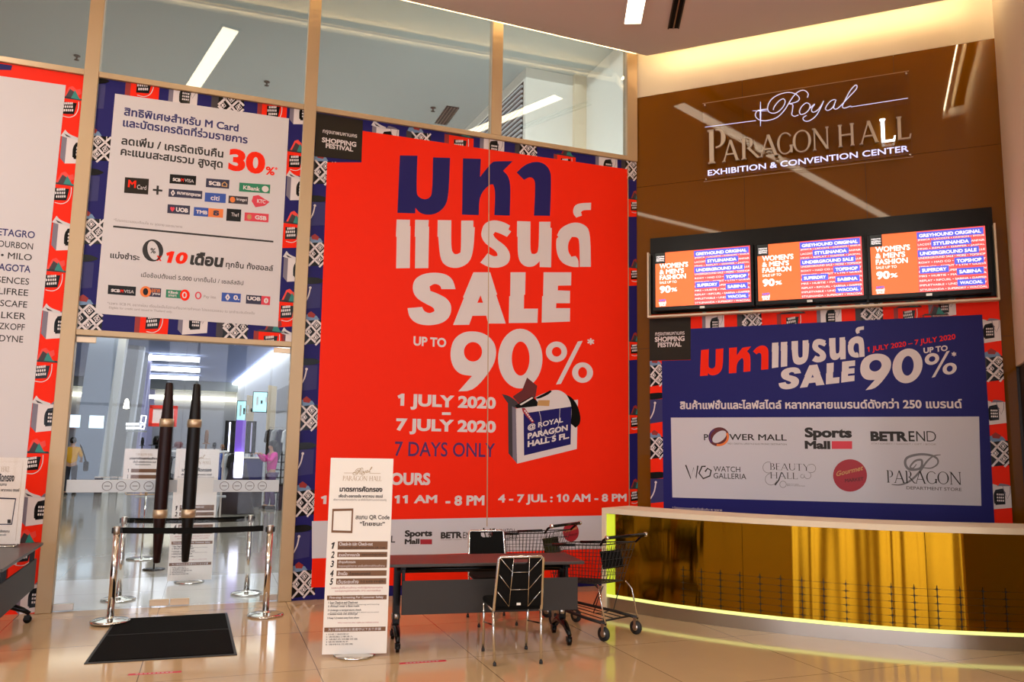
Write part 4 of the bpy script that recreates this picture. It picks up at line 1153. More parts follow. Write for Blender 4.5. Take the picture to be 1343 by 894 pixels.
def z4(x, y): return (900 + x * K4, 90 + y * K4)
def base4(x): return 530 + (x - 115) * (390 - 530) / (1235 - 115)
mbx = MB(); lit = MB()
zb0 = np.mean([SG.uz(*z4(x, base4(x)))[1] for x in (115, 600, 1235)])
zc1 = SG.uz(*z4(840, 316))[1]; zp1 = SG.uz(*z4(130, 343))[1]
for ch, xa, xb in (('P', 112, 232), ('A', 200, 292), ('R', 298, 402), ('A', 402, 505), ('G', 498, 588), ('O', 584, 692), ('N', 692, 790), ('H', 830, 932), ('A', 952, 1058), ('L', 1058, 1150), ('L', 1150, 1236)):
    ua, ub = SG.uz(*z4(xa, base4(xa) - 60))[0], SG.uz(*z4(xb, base4(xb) - 60))[0]
    tgt = lit if (xa == 1058) else MB()
    for p in serif_polys(ch, 1.15):
        w = SERIF[ch][0]
        zt = zp1 if ch == 'P' else zc1
        poly = [(ua + (x / w) * (ub - ua) - um, zb0 + y * (zt - zb0) - z0) for x, y in p]
        mt = Matrix(((1, 0, 0, 0), (0, 0, -1, -.012), (0, 1, 0, 0), (0, 0, 0, 1)))
        tgt.prism(poly, 0, .03, 'sign_lit' if tgt is lit else 'sign_metal', mt)
    if tgt is not lit: tgt.build('capital_letter', t)
tag(lit.build('lit_letter', t), 'brightly lit letter')
pr.text('small_lettering', 'EXHIBITION & CONVENTION CENTER', 'sign_light', 12, z4(120, 591), z4(1225, 458), z4(120, 560)[1], .012)
pr.done()

# --- three screens in their frame
BX = RP.at(.15)
u0, u1 = BX.uz(849, 372)[0], BX.uz(1308.5, 341)[0]
z0, z1 = BX.uz(1080, 402)[1], BX.uz(852, 331)[1]
z2 = RP.uz(1080, 300)[1]
um = (u0 + u1) / 2
t = thing('screen_housing', 'long black housing with thin pale edge holding three screens', 'screen frame', RP.w(um, z0, .03), YR)
zt = np.mean([RP.uz(852, 318)[1], RP.uz(1300, 267)[1]])
MB().box((u0 + .01 - um, .0, .045), (u1 - .01 - um, .02, zt - z0), 'black').build('back_panel', t)
f = MB()
f.box((u0 - um, -.13, -.025), (u1 - um, -.012, 0), 'cream').box((u0 - um, -.13, 0), (u0 + .02 - um, -.012, z1 - z0), 'cream').box((u1 - .02 - um, -.13, 0), (u1 - um, -.012, z1 - z0), 'cream')
f.build('edge_frame', t, .003)
TQ = RP.at(.155)
def tv(px, label):
    uu = [TQ.uz(*p) for p in px]
    a, b = (uu[0][0] + uu[3][0]) / 2, (uu[1][0] + uu[2][0]) / 2
    c, d = (uu[2][1] + uu[3][1]) / 2, (uu[0][1] + uu[1][1]) / 2
    m0 = (a + b) / 2
    r = thing('wall_screen', label, 'screen', TQ.w(m0, c), YR, 'screens in the black housing')
    bz = MB(); w = .035
    bz.box((a - w - m0, -.0, -.05), (b + w - m0, .09, d - c + .03), 'black'); bz.build('casing', r, .006)
    bz = MB()
    bz.box((a - w - m0, -.012, -.05), (b + w - m0, 0, 0), 'black').box((a - w - m0, -.012, d - c), (b + w - m0, 0, d - c + .03), 'black')
    bz.box((a - w - m0, -.012, 0), (a - m0, 0, d - c), 'black').box((b - m0, -.012, 0), (b + w - m0, 0, d - c), 'black')
    bz.build('bezel', r, .003)
    MB().box((-.03, -.018, -.048), (.03, -.012, -.02), 'steel').build('maker_badge', r)
    p = Print(r, TQ, m0, c)
    p.map = lambda q: (a + (b - a) * q[0], d - (d - c) * q[1])
    P_ = 'picture'
    p.rect(P_, 0, 0, .415, 1, 'scr_orange', 1); p.rect(P_, .415, 0, 1, 1, 'scr_red', 1)
    p.rect(P_, 0, 0, .11, .2, 'scr_dark', 2)
    for st, y in (('กรุงเทพ', .09), ('SHOPPING', .125), ('FESTIVAL', .16)): p.text(P_, st, 'scr_white', 3, (.012, y), (.098, y), y - .03, .02)
    for st, x1, yb, yt, w in (("WOMEN'S", .355, .295, .20, .03), ("& MEN'S", .31, .40, .31, .03), ('FASHION', .33, .505, .415, .03), ('SALE UP TO', .23, .575, .53, .015), ('90', .165, .75, .615, .045), ('%', .235, .73, .66, .03)):
        p.text(P_, st, 'scr_white', 2, (.045 if st != '%' else .17, yb), (x1, yb), yt, w)
    p.text(P_, 'มหา', 'scr_blue', 2, (.04, .90), (.11, .90), .86, .05); p.text(P_, 'แบรนด์', 'scr_white', 2, (.035, .945), (.115, .945), .90, .05); p.text(P_, 'SALE', 'scr_white', 2, (.04, .985), (.11, .985), .95, .05)
    rows = ('JESSICA • LACOSTE • FASHION • ENSUE', 'LACOSTE • MANGO • GUESS • FANFAIR', 'MNG • REPLAY • DAPPER • JASPAL', 'REPLAY • RIPCURL • SABINA • ELLE', 'UNDERGROUND SALE • MORE • TOPSHOP', 'ROXY • HAD CO • HOBBS • ESPRIT', 'SPRINGS • ESPRIT • LYN • GUESS',
            'BONNIE • LYN • SUPERDRY • MATALAN', 'MRS • HUBTIE • MACKIE • SABINA', 'REPLAY • RIPCURL • SABINA • DAPPER', 'IMPLETVABLE • UNDER • SUPERDRY', 'STYLENANDA • SUPERDRY • WACOAL')
    for k, st in enumerate(rows):
        y = .165 + k * .074
        p.text(P_, st, 'scr_white', 2, (.425, y), (.99, y), y - .032, .004)
    for st, x0, x1, y0, y1 in (('GREYHOUND ORIGINAL', .42, .985, .02, .13), ('STYLENANDA', .54, .88, .165, .275), ('UNDERGROUND SALE', .42, .94, .315, .425), ('TOPSHOP', .73, .975, .475, .585), ('SUPERDRY', .43, .68, .59, .70), ('SABINA', .745, .97, .65, .76), ('WACOAL', .745, .975, .83, .935)):
        p.rect(P_, x0, y0, x1, y1, 'scr_blue', 4)
        p.text(P_, st, 'scr_white', 5, (x0 + .02, y1 - .025), (x1 - .02, y1 - .028), y0 + .03, .025)
    p.done()
tv([(857.5, 331.5), (983, 322.5), (986, 396.5), (862, 402)], 'left one of the three orange advert screens in the black housing')
tv([(992, 320), (1130, 311.5), (1132.5, 388), (996, 394)], 'middle one of the three orange advert screens in the black housing')
tv([(1140, 308), (1292.5, 296.5), (1296, 379), (1144.5, 386)], 'right one of the three orange advert screens in the black housing')

# ------------------------------------------------------------------ counter
CP = [(0.80, 9.12), (1.02, 8.86), (1.61, 8.36), (2.2, 7.98), (2.76, 7.70), (3.56, 7.40), (4.51, 7.25), (5.7, 7.22)]
cc_ = spline(CP[1:], 10)
cc_ = [np.array(p) for p in cc_]
cl = np.concatenate([[0], np.cumsum([np.linalg.norm(cc_[i + 1] - cc_[i]) for i in range(len(cc_) - 1)])])
def cat_(s, off=0.0):
    i = int(np.searchsorted(cl, s) - 1); i = min(max(i, 0), len(cc_) - 2)
    k = (s - cl[i]) / (cl[i + 1] - cl[i]); p = cc_[i] * (1 - k) + cc_[i + 1] * k
    t_ = cc_[min(i + 2, len(cc_) - 1)] - cc_[max(i - 1, 0)]; t_ /= np.linalg.norm(t_)
    n_ = np.array([t_[1], -t_[0]])
    return p + n_ * off, t_, n_
def curve_slab(name, s0, s1, o0, o1, z0, z1, m, parent, n=60, seg=None):
    ring = []
    for k in range(n + 1):
        s_ = s0 + (s1 - s0) * k / n
        a, b = cat_(s_, o0)[0], cat_(s_, o1)[0]
        ring.append([(q[0] - CO[0], q[1] - CO[1], z) for q in (a, b) for z in (z0, z1)])
    mb = MB()
    for i, j in ((0, 1), (3, 2), (1, 3), (2, 0)):       # back, front, top, underside: each its own strip
        vs = [p for r in ring for p in (r[i], r[j])]
        mb.add(vs, [(2 * k + 1, 2 * k, 2 * k + 2, 2 * k + 3) for k in range(n)], m, True)
    mb.add(ring[0], [(0, 1, 3, 2)], m); mb.add(ring[-1], [(2, 3, 1, 0)], m)
    o = mb.build(name, parent)
    return o
CO = np.array([2.8, 7.9]); CL = float(cl[-1])
cnt = thing('reception_counter', 'long curved counter with mirrored gold front, cream top and glowing yellow foot line', 'counter', (CO[0], CO[1], 0))
curve_slab('kick_plate', .02, CL, -.10, -.012, 0, .125, 'steel', cnt)
curve_slab('light_line', .02, CL, -.05, -.002, .125, .155, 'glow_yellow', cnt)
js = [.06, 1.55, 3.15, 4.6, CL]
for a, b in zip(js[:-1], js[1:]):
    curve_slab('mirror_panel', a + .002, b - .002, -.05, -.012, .155, 1.0, 'gold', cnt, 40)
curve_slab('top', -.0, CL, -.52, .02, 1.0, 1.055, 'cream', cnt)
p0, t0, n0 = cat_(0.0)
mb = MB()
def cq(p, z): return (p[0] - CO[0], p[1] - CO[1], z)
a, b = p0 + n0 * .02 - t0 * .0, p0 - n0 * .52
for q0, q1, th, z0, z1, m in ((a, b, .05, 0, 1.0, 'cream'),):
    mb.prism([tuple(q0 - CO), tuple(q0 - CO + t0 * th), tuple(q1 - CO + t0 * th), tuple(q1 - CO)], z0, z1, m)
mb.build('end_panel', cnt)
mb = MB(); q0 = p0 + t0 * .05 + n0 * .0
mb.prism([tuple(q0 - CO), tuple(q0 - CO + t0 * .10), tuple(q0 - CO + t0 * .10 - n0 * .05), tuple(q0 - CO - n0 * .05)], .155, .995, 'side_glow')
mb.build('glowing_side_strip', cnt)
e = MB()
s_ = .95
while s_ < CL - .2:
    p, tt, nn_ = cat_(s_, -.006)
    for k in range(6):
        z = .19 + .062 * k
        w, h = .028, .034
        for (du, dz, lw, lh) in ((0, 0, .0022, h), (0, 0, w, .0022)):
            A = p - tt * lw; B = p + tt * lw
            e.quad(cq(A, z - lh), cq(B, z - lh), cq(B, z + lh), cq(A, z + lh), 'etch')
        for dx, dz in ((.008, .012), (-.008, .012), (.008, -.012), (-.008, -.012)):
            A = p + tt * dx
            e.quad(cq(p - tt * .003, z), cq(A - tt * .001, z + dz), cq(A + tt * .001, z + dz), cq(p + tt * .003, z), 'etch')
    s_ += .19
for k in range(6):
    z = .19 + .062 * k
    n = 40
    for i in range(n):
        A, B = cat_(.95 + (CL - 1.1) * i / n, -.006)[0], cat_(.95 + (CL - 1.1) * (i + 1) / n, -.006)[0]
        e.quad(cq(A, z - .0007), cq(B, z - .0007), cq(B, z + .0007), cq(A, z + .0007), 'etch')
e.build('etched_pattern', cnt)

# ------------------------------------------------------------------ folding table
def caster(r=.035, name='caster'):
    m = MB()
    m.tube([(-.014, 0, r), (.014, 0, r)], r, 'black', 14)
    m.tube([(0, 0, r * 1.2), (0, 0, .085)], .012, 'black', 8)
    m.box((-.022, -.02, r * .9), (.022, .028, r * 2.05), 'black')
    return m
def table(label, loc, rz, L=1.72, D=.58, H=.715, group=None):
    t = thing('folding_table', label, 'table', loc, rz, group)
    MB().box((-L / 2, -D / 2, H - .026), (L / 2, D / 2, H), 'table_top').build('tabletop', t, .004)
    MB().box((-L / 2 + .14, -.255, .30), (L / 2 - .05, -.24, .575), 'charcoal').build('modesty_panel', t, .003)
    r = MB()
    for y in (-.16, .17): r.tube([(-L / 2 + .1, y, H - .06), (L / 2 - .1, y, H - .06)], .016, 'black', 8)
    r.tube([(-L / 2 + .1, 0, H - .10), (L / 2 - .1, 0, H - .10)], .010, 'black', 8)
    r.tube([(-L / 2 + .1, .13, H - .13), (L / 2 - .1, .13, H - .13)], .006, 'black', 6)
    for x in (-L / 2 + .15, L / 2 - .15):
        r.box((x - .02, -.2, H - .075), (x + .02, .2, H - .03), 'black')
        r.box((x - .012, -.25, .5), (x + .012, -.21, H - .05), 'black')
    r.build('under_rails', t)
    for x in (-L / 2 + .12, L / 2 - .12):
        l = MB()
        l.box((x - .03, -.035, .16), (x + .03, .035, H - .05), 'black')
        l.lathe([(.036, .22), (.04, .23), (.04, .26), (.036, .27)], 'steel', 16, (x, 0, 0))
        arc = [(x, -.25, .085), (x, -.19, .12), (x, -.1, .155), (x, 0, .165), (x, .1, .155), (x, .19, .12), (x, .25, .085)]
        l.tube(arc, [.018, .024, .03, .034, .03, .024, .018], 'black', 10)
        l = l.build('leg', t, 0)
        for y in (-.235, .235):
            c = caster().build('caster', l); c.location = (x, y, 0)
    return t
TR = math.radians(13.3)
table('long dark grey folding table on wheels, chrome backed chair in front', (-.235, 7.27, 0), TR)

# ------------------------------------------------------------------ banquet chairs
def chair(label, loc, rz):
    t = thing('stacking_chair', label, 'chair', loc, rz, 'black chairs at the long table')
    MB().box((-.20, -.19, .405), (.20, .225, .455), 'black_matt').build('seat', t, .018)
    def B(u, v): return (u, -.205 - .085 * v, .43 + .405 * v)     # a point on the leaning back
    fr = MB()
    fr.tube([(-.195, -.19, .40), B(-.195, 0), B(-.180, .97), B(-.165, 1.0), B(.165, 1.0), B(.180, .97), B(.195, 0), (.195, -.19, .40)], .0125, 'chrome', 8)
    fr.tube([(-.195, -.19, .405), (-.195, .2, .405), (.195, .2, .405), (.195, -.19, .405)], .010, 'chrome', 8)
    fr.build('frame', t)
    bk = MB()
    mt = Matrix(((1, 0, 0, 0), (0, -.085, .98, -.205), (0, .405, .2, .43), (0, 0, 0, 1)))
    out = [(-.183, .04), (.183, .04), (.168, .975), (-.168, .975)]
    hole = [(-.062, .962), (-.062, .88), (-.04, .845), (.04, .845), (.062, .88), (.062, .962)]
    bk.prism(out, -.012, .016, 'black_matt', mt, [hole])
    bk.build('backrest', t)
    tr = MB()
    def S_(pts): tr.tube([(B(u, v)[0], B(u, v)[1] - .017, B(u, v)[2]) for u, v in pts], .0032, 'chrome', 5)
    S_([(-.078, .03), (-.064, .98)]); S_([(.078, .03), (.064, .98)])
    S_([(-.073, .36), (.073, .36)]); S_([(-.068, .70), (.068, .70)])
    for sx in (-1, 1):
        S_([(sx * .178, .33), (sx * .078, .03)]); S_([(sx * .174, .66), (sx * .073, .36)]); S_([(sx * .168, .97), (sx * .068, .70)])
    tr.build('back_trim', t)
    MB().box((-.016, -.232, .452), (.016, -.222, .470), 'white').build('tag', t)
    for sx in (-1, 1):
        for p in ([(sx * .195, -.19, .40), (sx * .195, -.20, .26), (sx * .188, -.235, .02)], [(sx * .190, .20, .405), (sx * .190, .205, .26), (sx * .186, .225, .02)]):
            l = MB(); l.tube(p, .0115, 'chrome', 8)
            l.lathe([(.0, 0), (.014, 0), (.014, .022), (.0115, .024)], 'rubber', 10, (p[-1][0], p[-1][1], 0))
            l.build('leg', t)
        s = MB(); s.tube([(sx * .195, -.20, .30), (sx * .190, .206, .24)], .006, 'black', 6)
        s.build('side_rail', t)
    return t
c1 = chair('black chair with chrome lattice back, standing in front of the long grey table', (.035, 6.79, 0), math.radians(13.5))
dup(c1, (-.15, 8.12, 0), math.radians(196), 'black chair behind the long grey table, its padded back facing out')

# ------------------------------------------------------------------ shopping trolleys
def trolley(label, loc, head, L=.78, group='shopping trolleys'):
    """x to the right, +y the way it is pushed, handle at y=0"""
    rz = math.atan2(head[1], head[0]) - math.pi / 2
    t = thing('shopping_trolley', label, 'trolley', loc, rz, group)
    b = MB(); r = .0028
    wt0, wt1, wb0, wb1 = .245, .185, .18, .14
    zt0, zt1, zb0, zb1 = .83, .755, .47, .42
    def top(sx, k): return (sx * (wt0 + (wt1 - wt0) * k), .02 + L * k, zt0 + (zt1 - zt0) * k)
    def bot(sx, k): return (sx * (wb0 + (wb1 - wb0) * k), .12 + (L - .16) * k, zb0 + (zb1 - zb0) * k)
    mix = lambda a, c, f: tuple(a[i] * (1 - f) + c[i] * f for i in range(3))
    for sx in (-1, 1):
        b.tube([top(sx, 0), top(sx, 1)], .006, 'cord', 6); b.tube([bot(sx, 0), bot(sx, 1)], .005, 'cord', 6)
        for f in (.2, .4, .6, .8): b.tube([mix(top(sx, 0), bot(sx, 0), f), mix(top(sx, 1), bot(sx, 1), f)], r, 'cord', 4)
        for k in np.linspace(0, 1, 17): b.tube([top(sx, k), bot(sx, k)], r, 'cord', 4)
    for k in (0.0, 1.0):
        b.tube([top(-1, k), top(1, k)], .005, 'cord', 6); b.tube([bot(-1, k), bot(1, k)], .005, 'cord', 6)
        for f in (.2, .4, .6, .8): b.tube([mix(top(-1, k), bot(-1, k), f), mix(top(1, k), bot(1, k), f)], r, 'cord', 4)
        for f in np.linspace(.1, .9, 8): b.tube([mix(top(-1, k), top(1, k), f), mix(bot(-1, k), bot(1, k), f)], r, 'cord', 4)
    for f in np.linspace(.08, .92, 9): b.tube([mix(bot(-1, 0), bot(1, 0), f), mix(bot(-1, 1), bot(1, 1), f)], r, 'cord', 4)
    for k in np.linspace(.1, .9, 7): b.tube([bot(-1, k), bot(1, k)], r, 'cord', 4)
    b.build('basket', t)
    bp_ = MB()
    for sx in (-1, 1): bp_.tube([mix(top(sx, .45), top(sx, 1), 0), top(sx, .85)], .014, 'black', 8)
    bp_.build('rail_bumper', t)
    s = MB(); mt = Matrix.Translation((0, .10, .68)) @ Matrix.Rotation(math.radians(-14), 4, 'X')
    s.box((-.14, -.004, -.08), (.14, .004, .08), 'black', mt)
    for k in range(7): s.tube([(-.15 + .05 * k, .06, .80), (-.15 + .05 * k, .14, .52)], r, 'cord', 4)
    s.build('child_seat', t)
    h = MB(); h.tube([(-.26, -.08, .905), (.26, -.08, .905)], .015, 'black', 12)
    h.build('handle', t)
    for sx in (-1, 1):
        hb = MB(); hb.tube([(sx * .262, -.08, .905), (sx * .262, -.03, .88), (sx * .245, .02, .83)], .011, 'black', 8)
        hb.lathe([(.02, -.01), (.022, 0), (.02, .01)], 'chrome', 12, (0, 0, 0), Matrix.Translation((sx * .268, -.08, .905)) @ Matrix.Rotation(math.pi / 2, 4, 'Y'))
        hb.build('handle_bracket', t)
    c = MB()
    for sx in (-1, 1):
        c.tube([(sx * .22, -.02, .15), (sx * .22, .25, .165), (sx * .15, .74, .19)], .014, 'cord', 8)
        c.tube([(sx * .22, -.02, .15), (sx * .225, .05, .40), (sx * .19, .10, .47)], .007, 'chrome', 6)
        c.tube([(sx * .18, .5, .18), (sx * .165, .40, .34), (sx * .15, .52, .44)], .007, 'cord', 6)
    c.tube([(-.15, .74, .19), (.15, .74, .19)], .014, 'cord', 8); c.tube([(-.22, .06, .155), (.22, .06, .155)], .009, 'cord', 8)
    for f in (-.5, 0, .5): c.tube([(f * .22, .06, .155), (f * .16, .7, .185)], .005, 'cord', 5)
    c.tube([(-.12, .10, .45), (-.14, .2, .2), (0, .22, .18), (.14, .2, .2), (.12, .10, .45)], .005, 'cord', 5)
    c.build('chassis', t)
    for x, y in ((-.22, -.0), (.22, -.0), (-.15, .70), (.15, .70)):
        w = MB(); w.box((-.02, -.014, .06), (-.014, .014, .135), 'steel').box((.014, -.014, .06), (.02, .014, .135), 'steel').box((-.02, -.018, .125), (.02, .018, .15), 'steel')
        w = w.build('wheel_fork', t); w.location = (x, y, 0)
        k = MB(); k.tube([(-.013, 0, .062), (.013, 0, .062)], .062, 'rubber', 20); k.tube([(-.015, 0, .062), (.015, 0, .062)], .03, 'steel', 14)
        k.build('wheel', w)
    return t
HD = np.array([-.66, .75]); HD /= np.linalg.norm(HD)
t1 = trolley('black wire shopping trolley nearest the gold counter, its wheels in full view', (1.025, 7.53, 0), HD)
h2 = np.array([-.80, .60])
dup(t1, (.53, 8.52, 0), math.atan2(h2[1], h2[0]) - math.pi / 2, 'black wire shopping trolley standing behind the long table, half hidden')

# ------------------------------------------------------------------ standing notices
def board_plane(px_l, px_r):
    a, b = atz(*px_l), atz(*px_r)
    return Plane((a[0], a[1], 0), math.atan2(b[1] - a[1], b[0] - a[0]))
def notice_face(pr, f, full=True):
    """f maps a 0..1 x 0..1 sheet to places"""
    pr.map = f
    F = 'print'
    X = lambda a, b, yb, yt: ((a, yb), (b, yb), yt)
    pr.line(F, [(.22, .078), (.42, .078)], .003, 'logo_gold', 2); pr.line(F, [(.62, .078), (.80, .078)], .003, 'logo_gold', 2)
    for pts, _ in ROYAL:
        s_ = [(.36 + (k[0] - 90) / 1115 * .30, .045 + (k[1] - 190) / 450 * .050) for k in spline(pts, 4)]
        pr.line(F, s_, .004, 'logo_gold', 2)
    serif_word(pr, F, 'PARAGON HALL', (.20, .118), (.82, .118), .093, 'logo_gold', 2)
    pr.text(F, 'มาตรการคัดกรอง', 'ink', 2, *X(.16, .84, .176, .147), weight=.045)
    pr.text(F, 'เพื่อเข้า-ออกรอยัล พารากอน ฮอลล์', 'ink', 2, *X(.15, .85, .206, .188), weight=.03)
    pr.text(F, 'เพื่อความปลอดภัยของทุกท่าน และเพื่อให้เป็นไปตามมาตรการของรัฐ', 'ink_grey', 2, *X(.07, .91, .225, .211))
    if full:
        pr.shape(F, [[(.06, .265), (.39, .262), (.39, .390), (.06, .387)], [(.085, .277), (.365, .274), (.365, .378), (.085, .375)]], 'brown_print', 2)
        pr.text(F, 'สแกน QR Code', 'ink', 2, *X(.43, .97, .322, .296), weight=.02)
        pr.text(F, '“ไทยชนะ”', 'ink', 2, *X(.50, .90, .352, .328), weight=.03)
    y0 = .432
    for n, (h, s1, s2) in enumerate(((.042, 'Check-in และ Check-out', 'ลงทะเบียนเข้า-ออก ด้วยการสแกน QR Code'), (.026, 'สวมหน้ากากอนามัย', 'ตลอดเวลาที่อยู่ภายในงาน'), (.043, 'เข้าจุดคัดกรอง', 'วัดอุณหภูมิร่างกาย และรับสติกเกอร์ก่อนเข้างาน'), (.028, 'ล้างมือ', 'ด้วยเจลแอลกอฮอล์'), (.030, 'เว้นระยะห่าง', '1-2 เมตร จากผู้อื่น'))):
        pr.rect(F, .17, y0, .955, y0 + h, 'brown_print', 2)
        pr.text(F, '%d' % (n + 1), 'ink', 2, *X(.07, .125, y0 + h * .5 + .017, y0 + h * .5 - .017), weight=.03, shear=.2)
        if h > .035:
            pr.text(F, s1, 'sheet', 3, *X(.19, .72 if n == 0 else .46, y0 + h * .52, y0 + h * .1), weight=.03)
            pr.text(F, s2, 'sheet' if n == 2 else 'ink', 3, *X(.19, .92, y0 + h * .93, y0 + h * .60), weight=.01)
        else:
            pr.text(F, s1, 'sheet', 3, *X(.19, .52 if n != 3 else .34, y0 + h * .86, y0 + h * .16), weight=.03)
            pr.text(F, s2, 'ink', 3, *X(.55 if n != 3 else .37, .93 if n != 3 else .7, y0 + h * .82, y0 + h * .25), weight=.01)
        y0 += h + .0125
    pr.text(F, 'ขอสงวนสิทธิ์ในการเข้างาน หากไม่ปฏิบัติตามมาตรการ', 'gourmet', 2, *X(.10, .90, .674, .662)); pr.text(F, 'และมีอุณหภูมิร่างกายเกิน 37.5 องศาเซลเซียส', 'gourmet', 2, *X(.16, .87, .690, .678))
    pr.rect(F, .04, .706, .97, .729, 'brown_print', 2)
    pr.text(F, 'Five-step Screening For Customer Safety', 'sheet', 3, *X(.08, .92, .725, .710), weight=.03)
    for k, (a, b) in enumerate((('1 Scan Check-in and Check-out', 'Scan QR code before entering and leaving'), ('2 Always wear a face mask', ''), ('3 Undergo a temperature check', 'Guests over 37.5 degrees are asked not to enter'), ('4 Sanitise hands with alcohol gel', ''), ('5 Keep 1-2 meters away from others', ''))):
        y = .748 + .0195 * k
        pr.text(F, a, 'ink', 2, *X(.06, .52 + .03 * (k % 3), y, y - .012), weight=.02)
        if b: pr.text(F, b, 'ink_grey', 2, *X(.10, .86, y + .0095, y + .0015))
    pr.text(F, 'We reserve the right to refuse entry', 'gourmet', 2, *X(.22, .86, .848, .840))
    pr.rect(F, .02, .866, .97, .888, 'brown_print', 2)
    pr.text(F, '为了顾客的安全请遵守以下五个步骤', 'sheet', 3, *X(.08, .90, .884, .870), weight=.015)
    for k, a in enumerate(('1 扫描二维码登记', '2 请佩戴口罩进入', '3 请配合测量体温', '4 使用酒精洗手', '5 保持社交距离')):
        pr.text(F, a, 'ink_grey', 2, *X(.05, .40 + .07 * (k % 3), .904 + .0125 * k, .896 + .0125 * k), weight=.005)
def stand_notice(name, label, pl, u0, u1, z0, z1, full=True, group=None):
    um = (u0 + u1) / 2
    t = thing(name, label, 'sign', pl.w(um, 0), pl.ang, group)
    MB().box((u0 - um, 0, z0), (u1 - um, .008, z1), 'white').build('board', t, .001)
    b = MB(); b.lathe([(0, 0), (.165, 0), (.17, .008), (.16, .018), (.05, .026), (.02, .03)], 'chrome', 32, (0, .05, 0))
    b.build('base', t)
    b = MB(); b.tube([(0, .05, .02), (0, .03, 1.2), (0, .016, 1.25)], .011, 'chrome', 8); b.tube([(-.12, .014, 1.25), (.12, .014, 1.25)], .007, 'chrome', 6); b.tube([(-.12, .014, .3), (.12, .014, .3)], .006, 'chrome', 6); b.tube([(0, .047, .3), (0, .014, .3)], .006, 'chrome', 6)
    b.build('pole', t)
    pr = Print(t, pl, um, 0)
    notice_face(pr, lambda p: (u0 + (u1 - u0) * p[0], z1 - (z1 - z0) * p[1]), full)
    pr.done()
    return t
NP = board_plane((421, 862), (508, 860))
a, b, c, d = NP.uz(434, 600), NP.uz(515, 601.5), NP.uz(508, 859), NP.uz(422, 858.5)
stand_notice('standing_notice', 'tall white standing notice with brown bars in front of the red banner', NP, (a[0] + d[0]) / 2, (b[0] + c[0]) / 2, .022, (a[1] + b[1]) / 2)

# second notice of the kind inside, straight behind the dark door handle
q = atz(252, 764)
NI = Plane((q[0], q[1], 0), YS)
a, b, c, d = NI.uz(229, 588), NI.uz(284, 588), NI.uz(282, 755), NI.uz(222, 752)
stand_notice('standing_notice', 'tall white standing notice seen through the glass doors behind the black handle', NI, (a[0] + d[0]) / 2, (b[0] + c[0]) / 2, .03, a[1], False)
# small board on a pole inside
q = atz(185, 733)
NJ = Plane((q[0], q[1], 0), YS)
a, b, c, d = NJ.uz(164, 588), NJ.uz(214, 588), NJ.uz(212, 641), NJ.uz(163, 641)
um = 0
t = thing('pole_notice', 'white notice board with brown bars on a thin pole, inside behind the red-brown handle', 'sign', NJ.w(0, 0), YS)
u0, u1, z0, z1 = a[0], b[0], (c[1] + d[1]) / 2, a[1]
MB().box((u0, 0, z0), (u1, .01, z1), 'white').build('board', t)
b = MB(); b.lathe([(0, 0), (.2, 0), (.2, .012), (.04, .02)], 'chrome', 28); b.build('base', t)
b = MB(); b.tube([(0, .02, .01), (0, .02, z0 - .1)], .014, 'chrome', 8); b.tube([(u0 + .03, .02, z0 - .01), (u0 + .06, .02, z0 - .08), (u1 - .06, .02, z0 - .08), (u1 - .03, .02, z0 - .01)], .008, 'brass', 6); b.tube([(0, .03, z0 - .1), (0, .012, z0 + .1)], .02, 'brass', 6)
b.build('pole', t)
pr = Print(t, NJ, 0, 0)
pr.map = lambda p: (u0 + (u1 - u0) * p[0], z1 - (z1 - z0) * p[1])
serif_word(pr, 'print', 'PARAGON HALL', (.3, .17), (.75, .17), .11, 'logo_gold', 2)
pr.text('print', 'มาตรการคัดกรองก่อนเข้างาน', 'ink', 2, (.14, .27), (.88, .27), .2, .04); pr.text('print', 'เพื่อเข้า-ออกรอยัล พารากอน ฮอลล์', 'ink', 2, (.24, .35), (.84, .35), .295, .02)
pr.text('print', 'เพื่อความปลอดภัยของทุกท่าน', 'ink', 2, (.3, .415), (.7, .415), .37, .02)
for k, y in enumerate((.50, .65, .79, .94)):
    pr.rect('print', .2, y, .97, y + .09 if k < 3 else .97, 'brown_print', 2)
    if k < 3: pr.text('print', str(k + 1), 'ink', 2, (.11, y + .08), (.14, y + .08), y, .02)
pr.done()
# red framed sign inside, behind the left handle
q = SP.w(0, 0, -2.6); NK = Plane(q, YS)
a, b, c, d = NK.uz(196, 531), NK.uz(233, 532), NK.uz(232, 560), NK.uz(195, 558.5)
u0, u1, z0, z1 = (a[0] + d[0]) / 2, (b[0] + c[0]) / 2, (c[1] + d[1]) / 2, (a[1] + b[1]) / 2
um = (u0 + u1) / 2 + .02
t = thing('framed_sign', 'red framed white sign on a pole, inside behind the red-brown door handle', 'sign', NK.w(um, 0), YS)
f = MB(); w = .045
for x0, x1, y0, y1 in ((u0, u1, z0, z0 + w), (u0, u1, z1 - w, z1), (u0, u0 + w, z0, z1), (u1 - w, u1, z0, z1)): f.box((x0 - um, -.015, y0), (x1 - um, .015, y1), 'poster_red_pale')
f.build('frame', t)
MB().box((u0 - um + w, -.004, z0 + w), (u1 - um - w, .004, z1 - w), 'white').build('sheet', t)
pr = Print(t, NK.at(.005), um, 0)
pr.map = lambda p: (u0 + (u1 - u0) * p[0], z1 - (z1 - z0) * p[1])
pr.text('print', 'Silence', 'ink', 2, (.2, .38), (.52, .38), .27); pr.rect('print', .2, .45, .34, .8, 'ink', 2)
pr.shape('print', [[(.27 + .04 * math.cos(a), .54 + .07 * math.sin(a)) for a in np.linspace(0, 6.1, 16)]], 'white', 3); pr.shape('print', [[(.27 + .04 * math.cos(a), .70 + .07 * math.sin(a)) for a in np.linspace(0, 6.1, 16)]], 'white', 3)
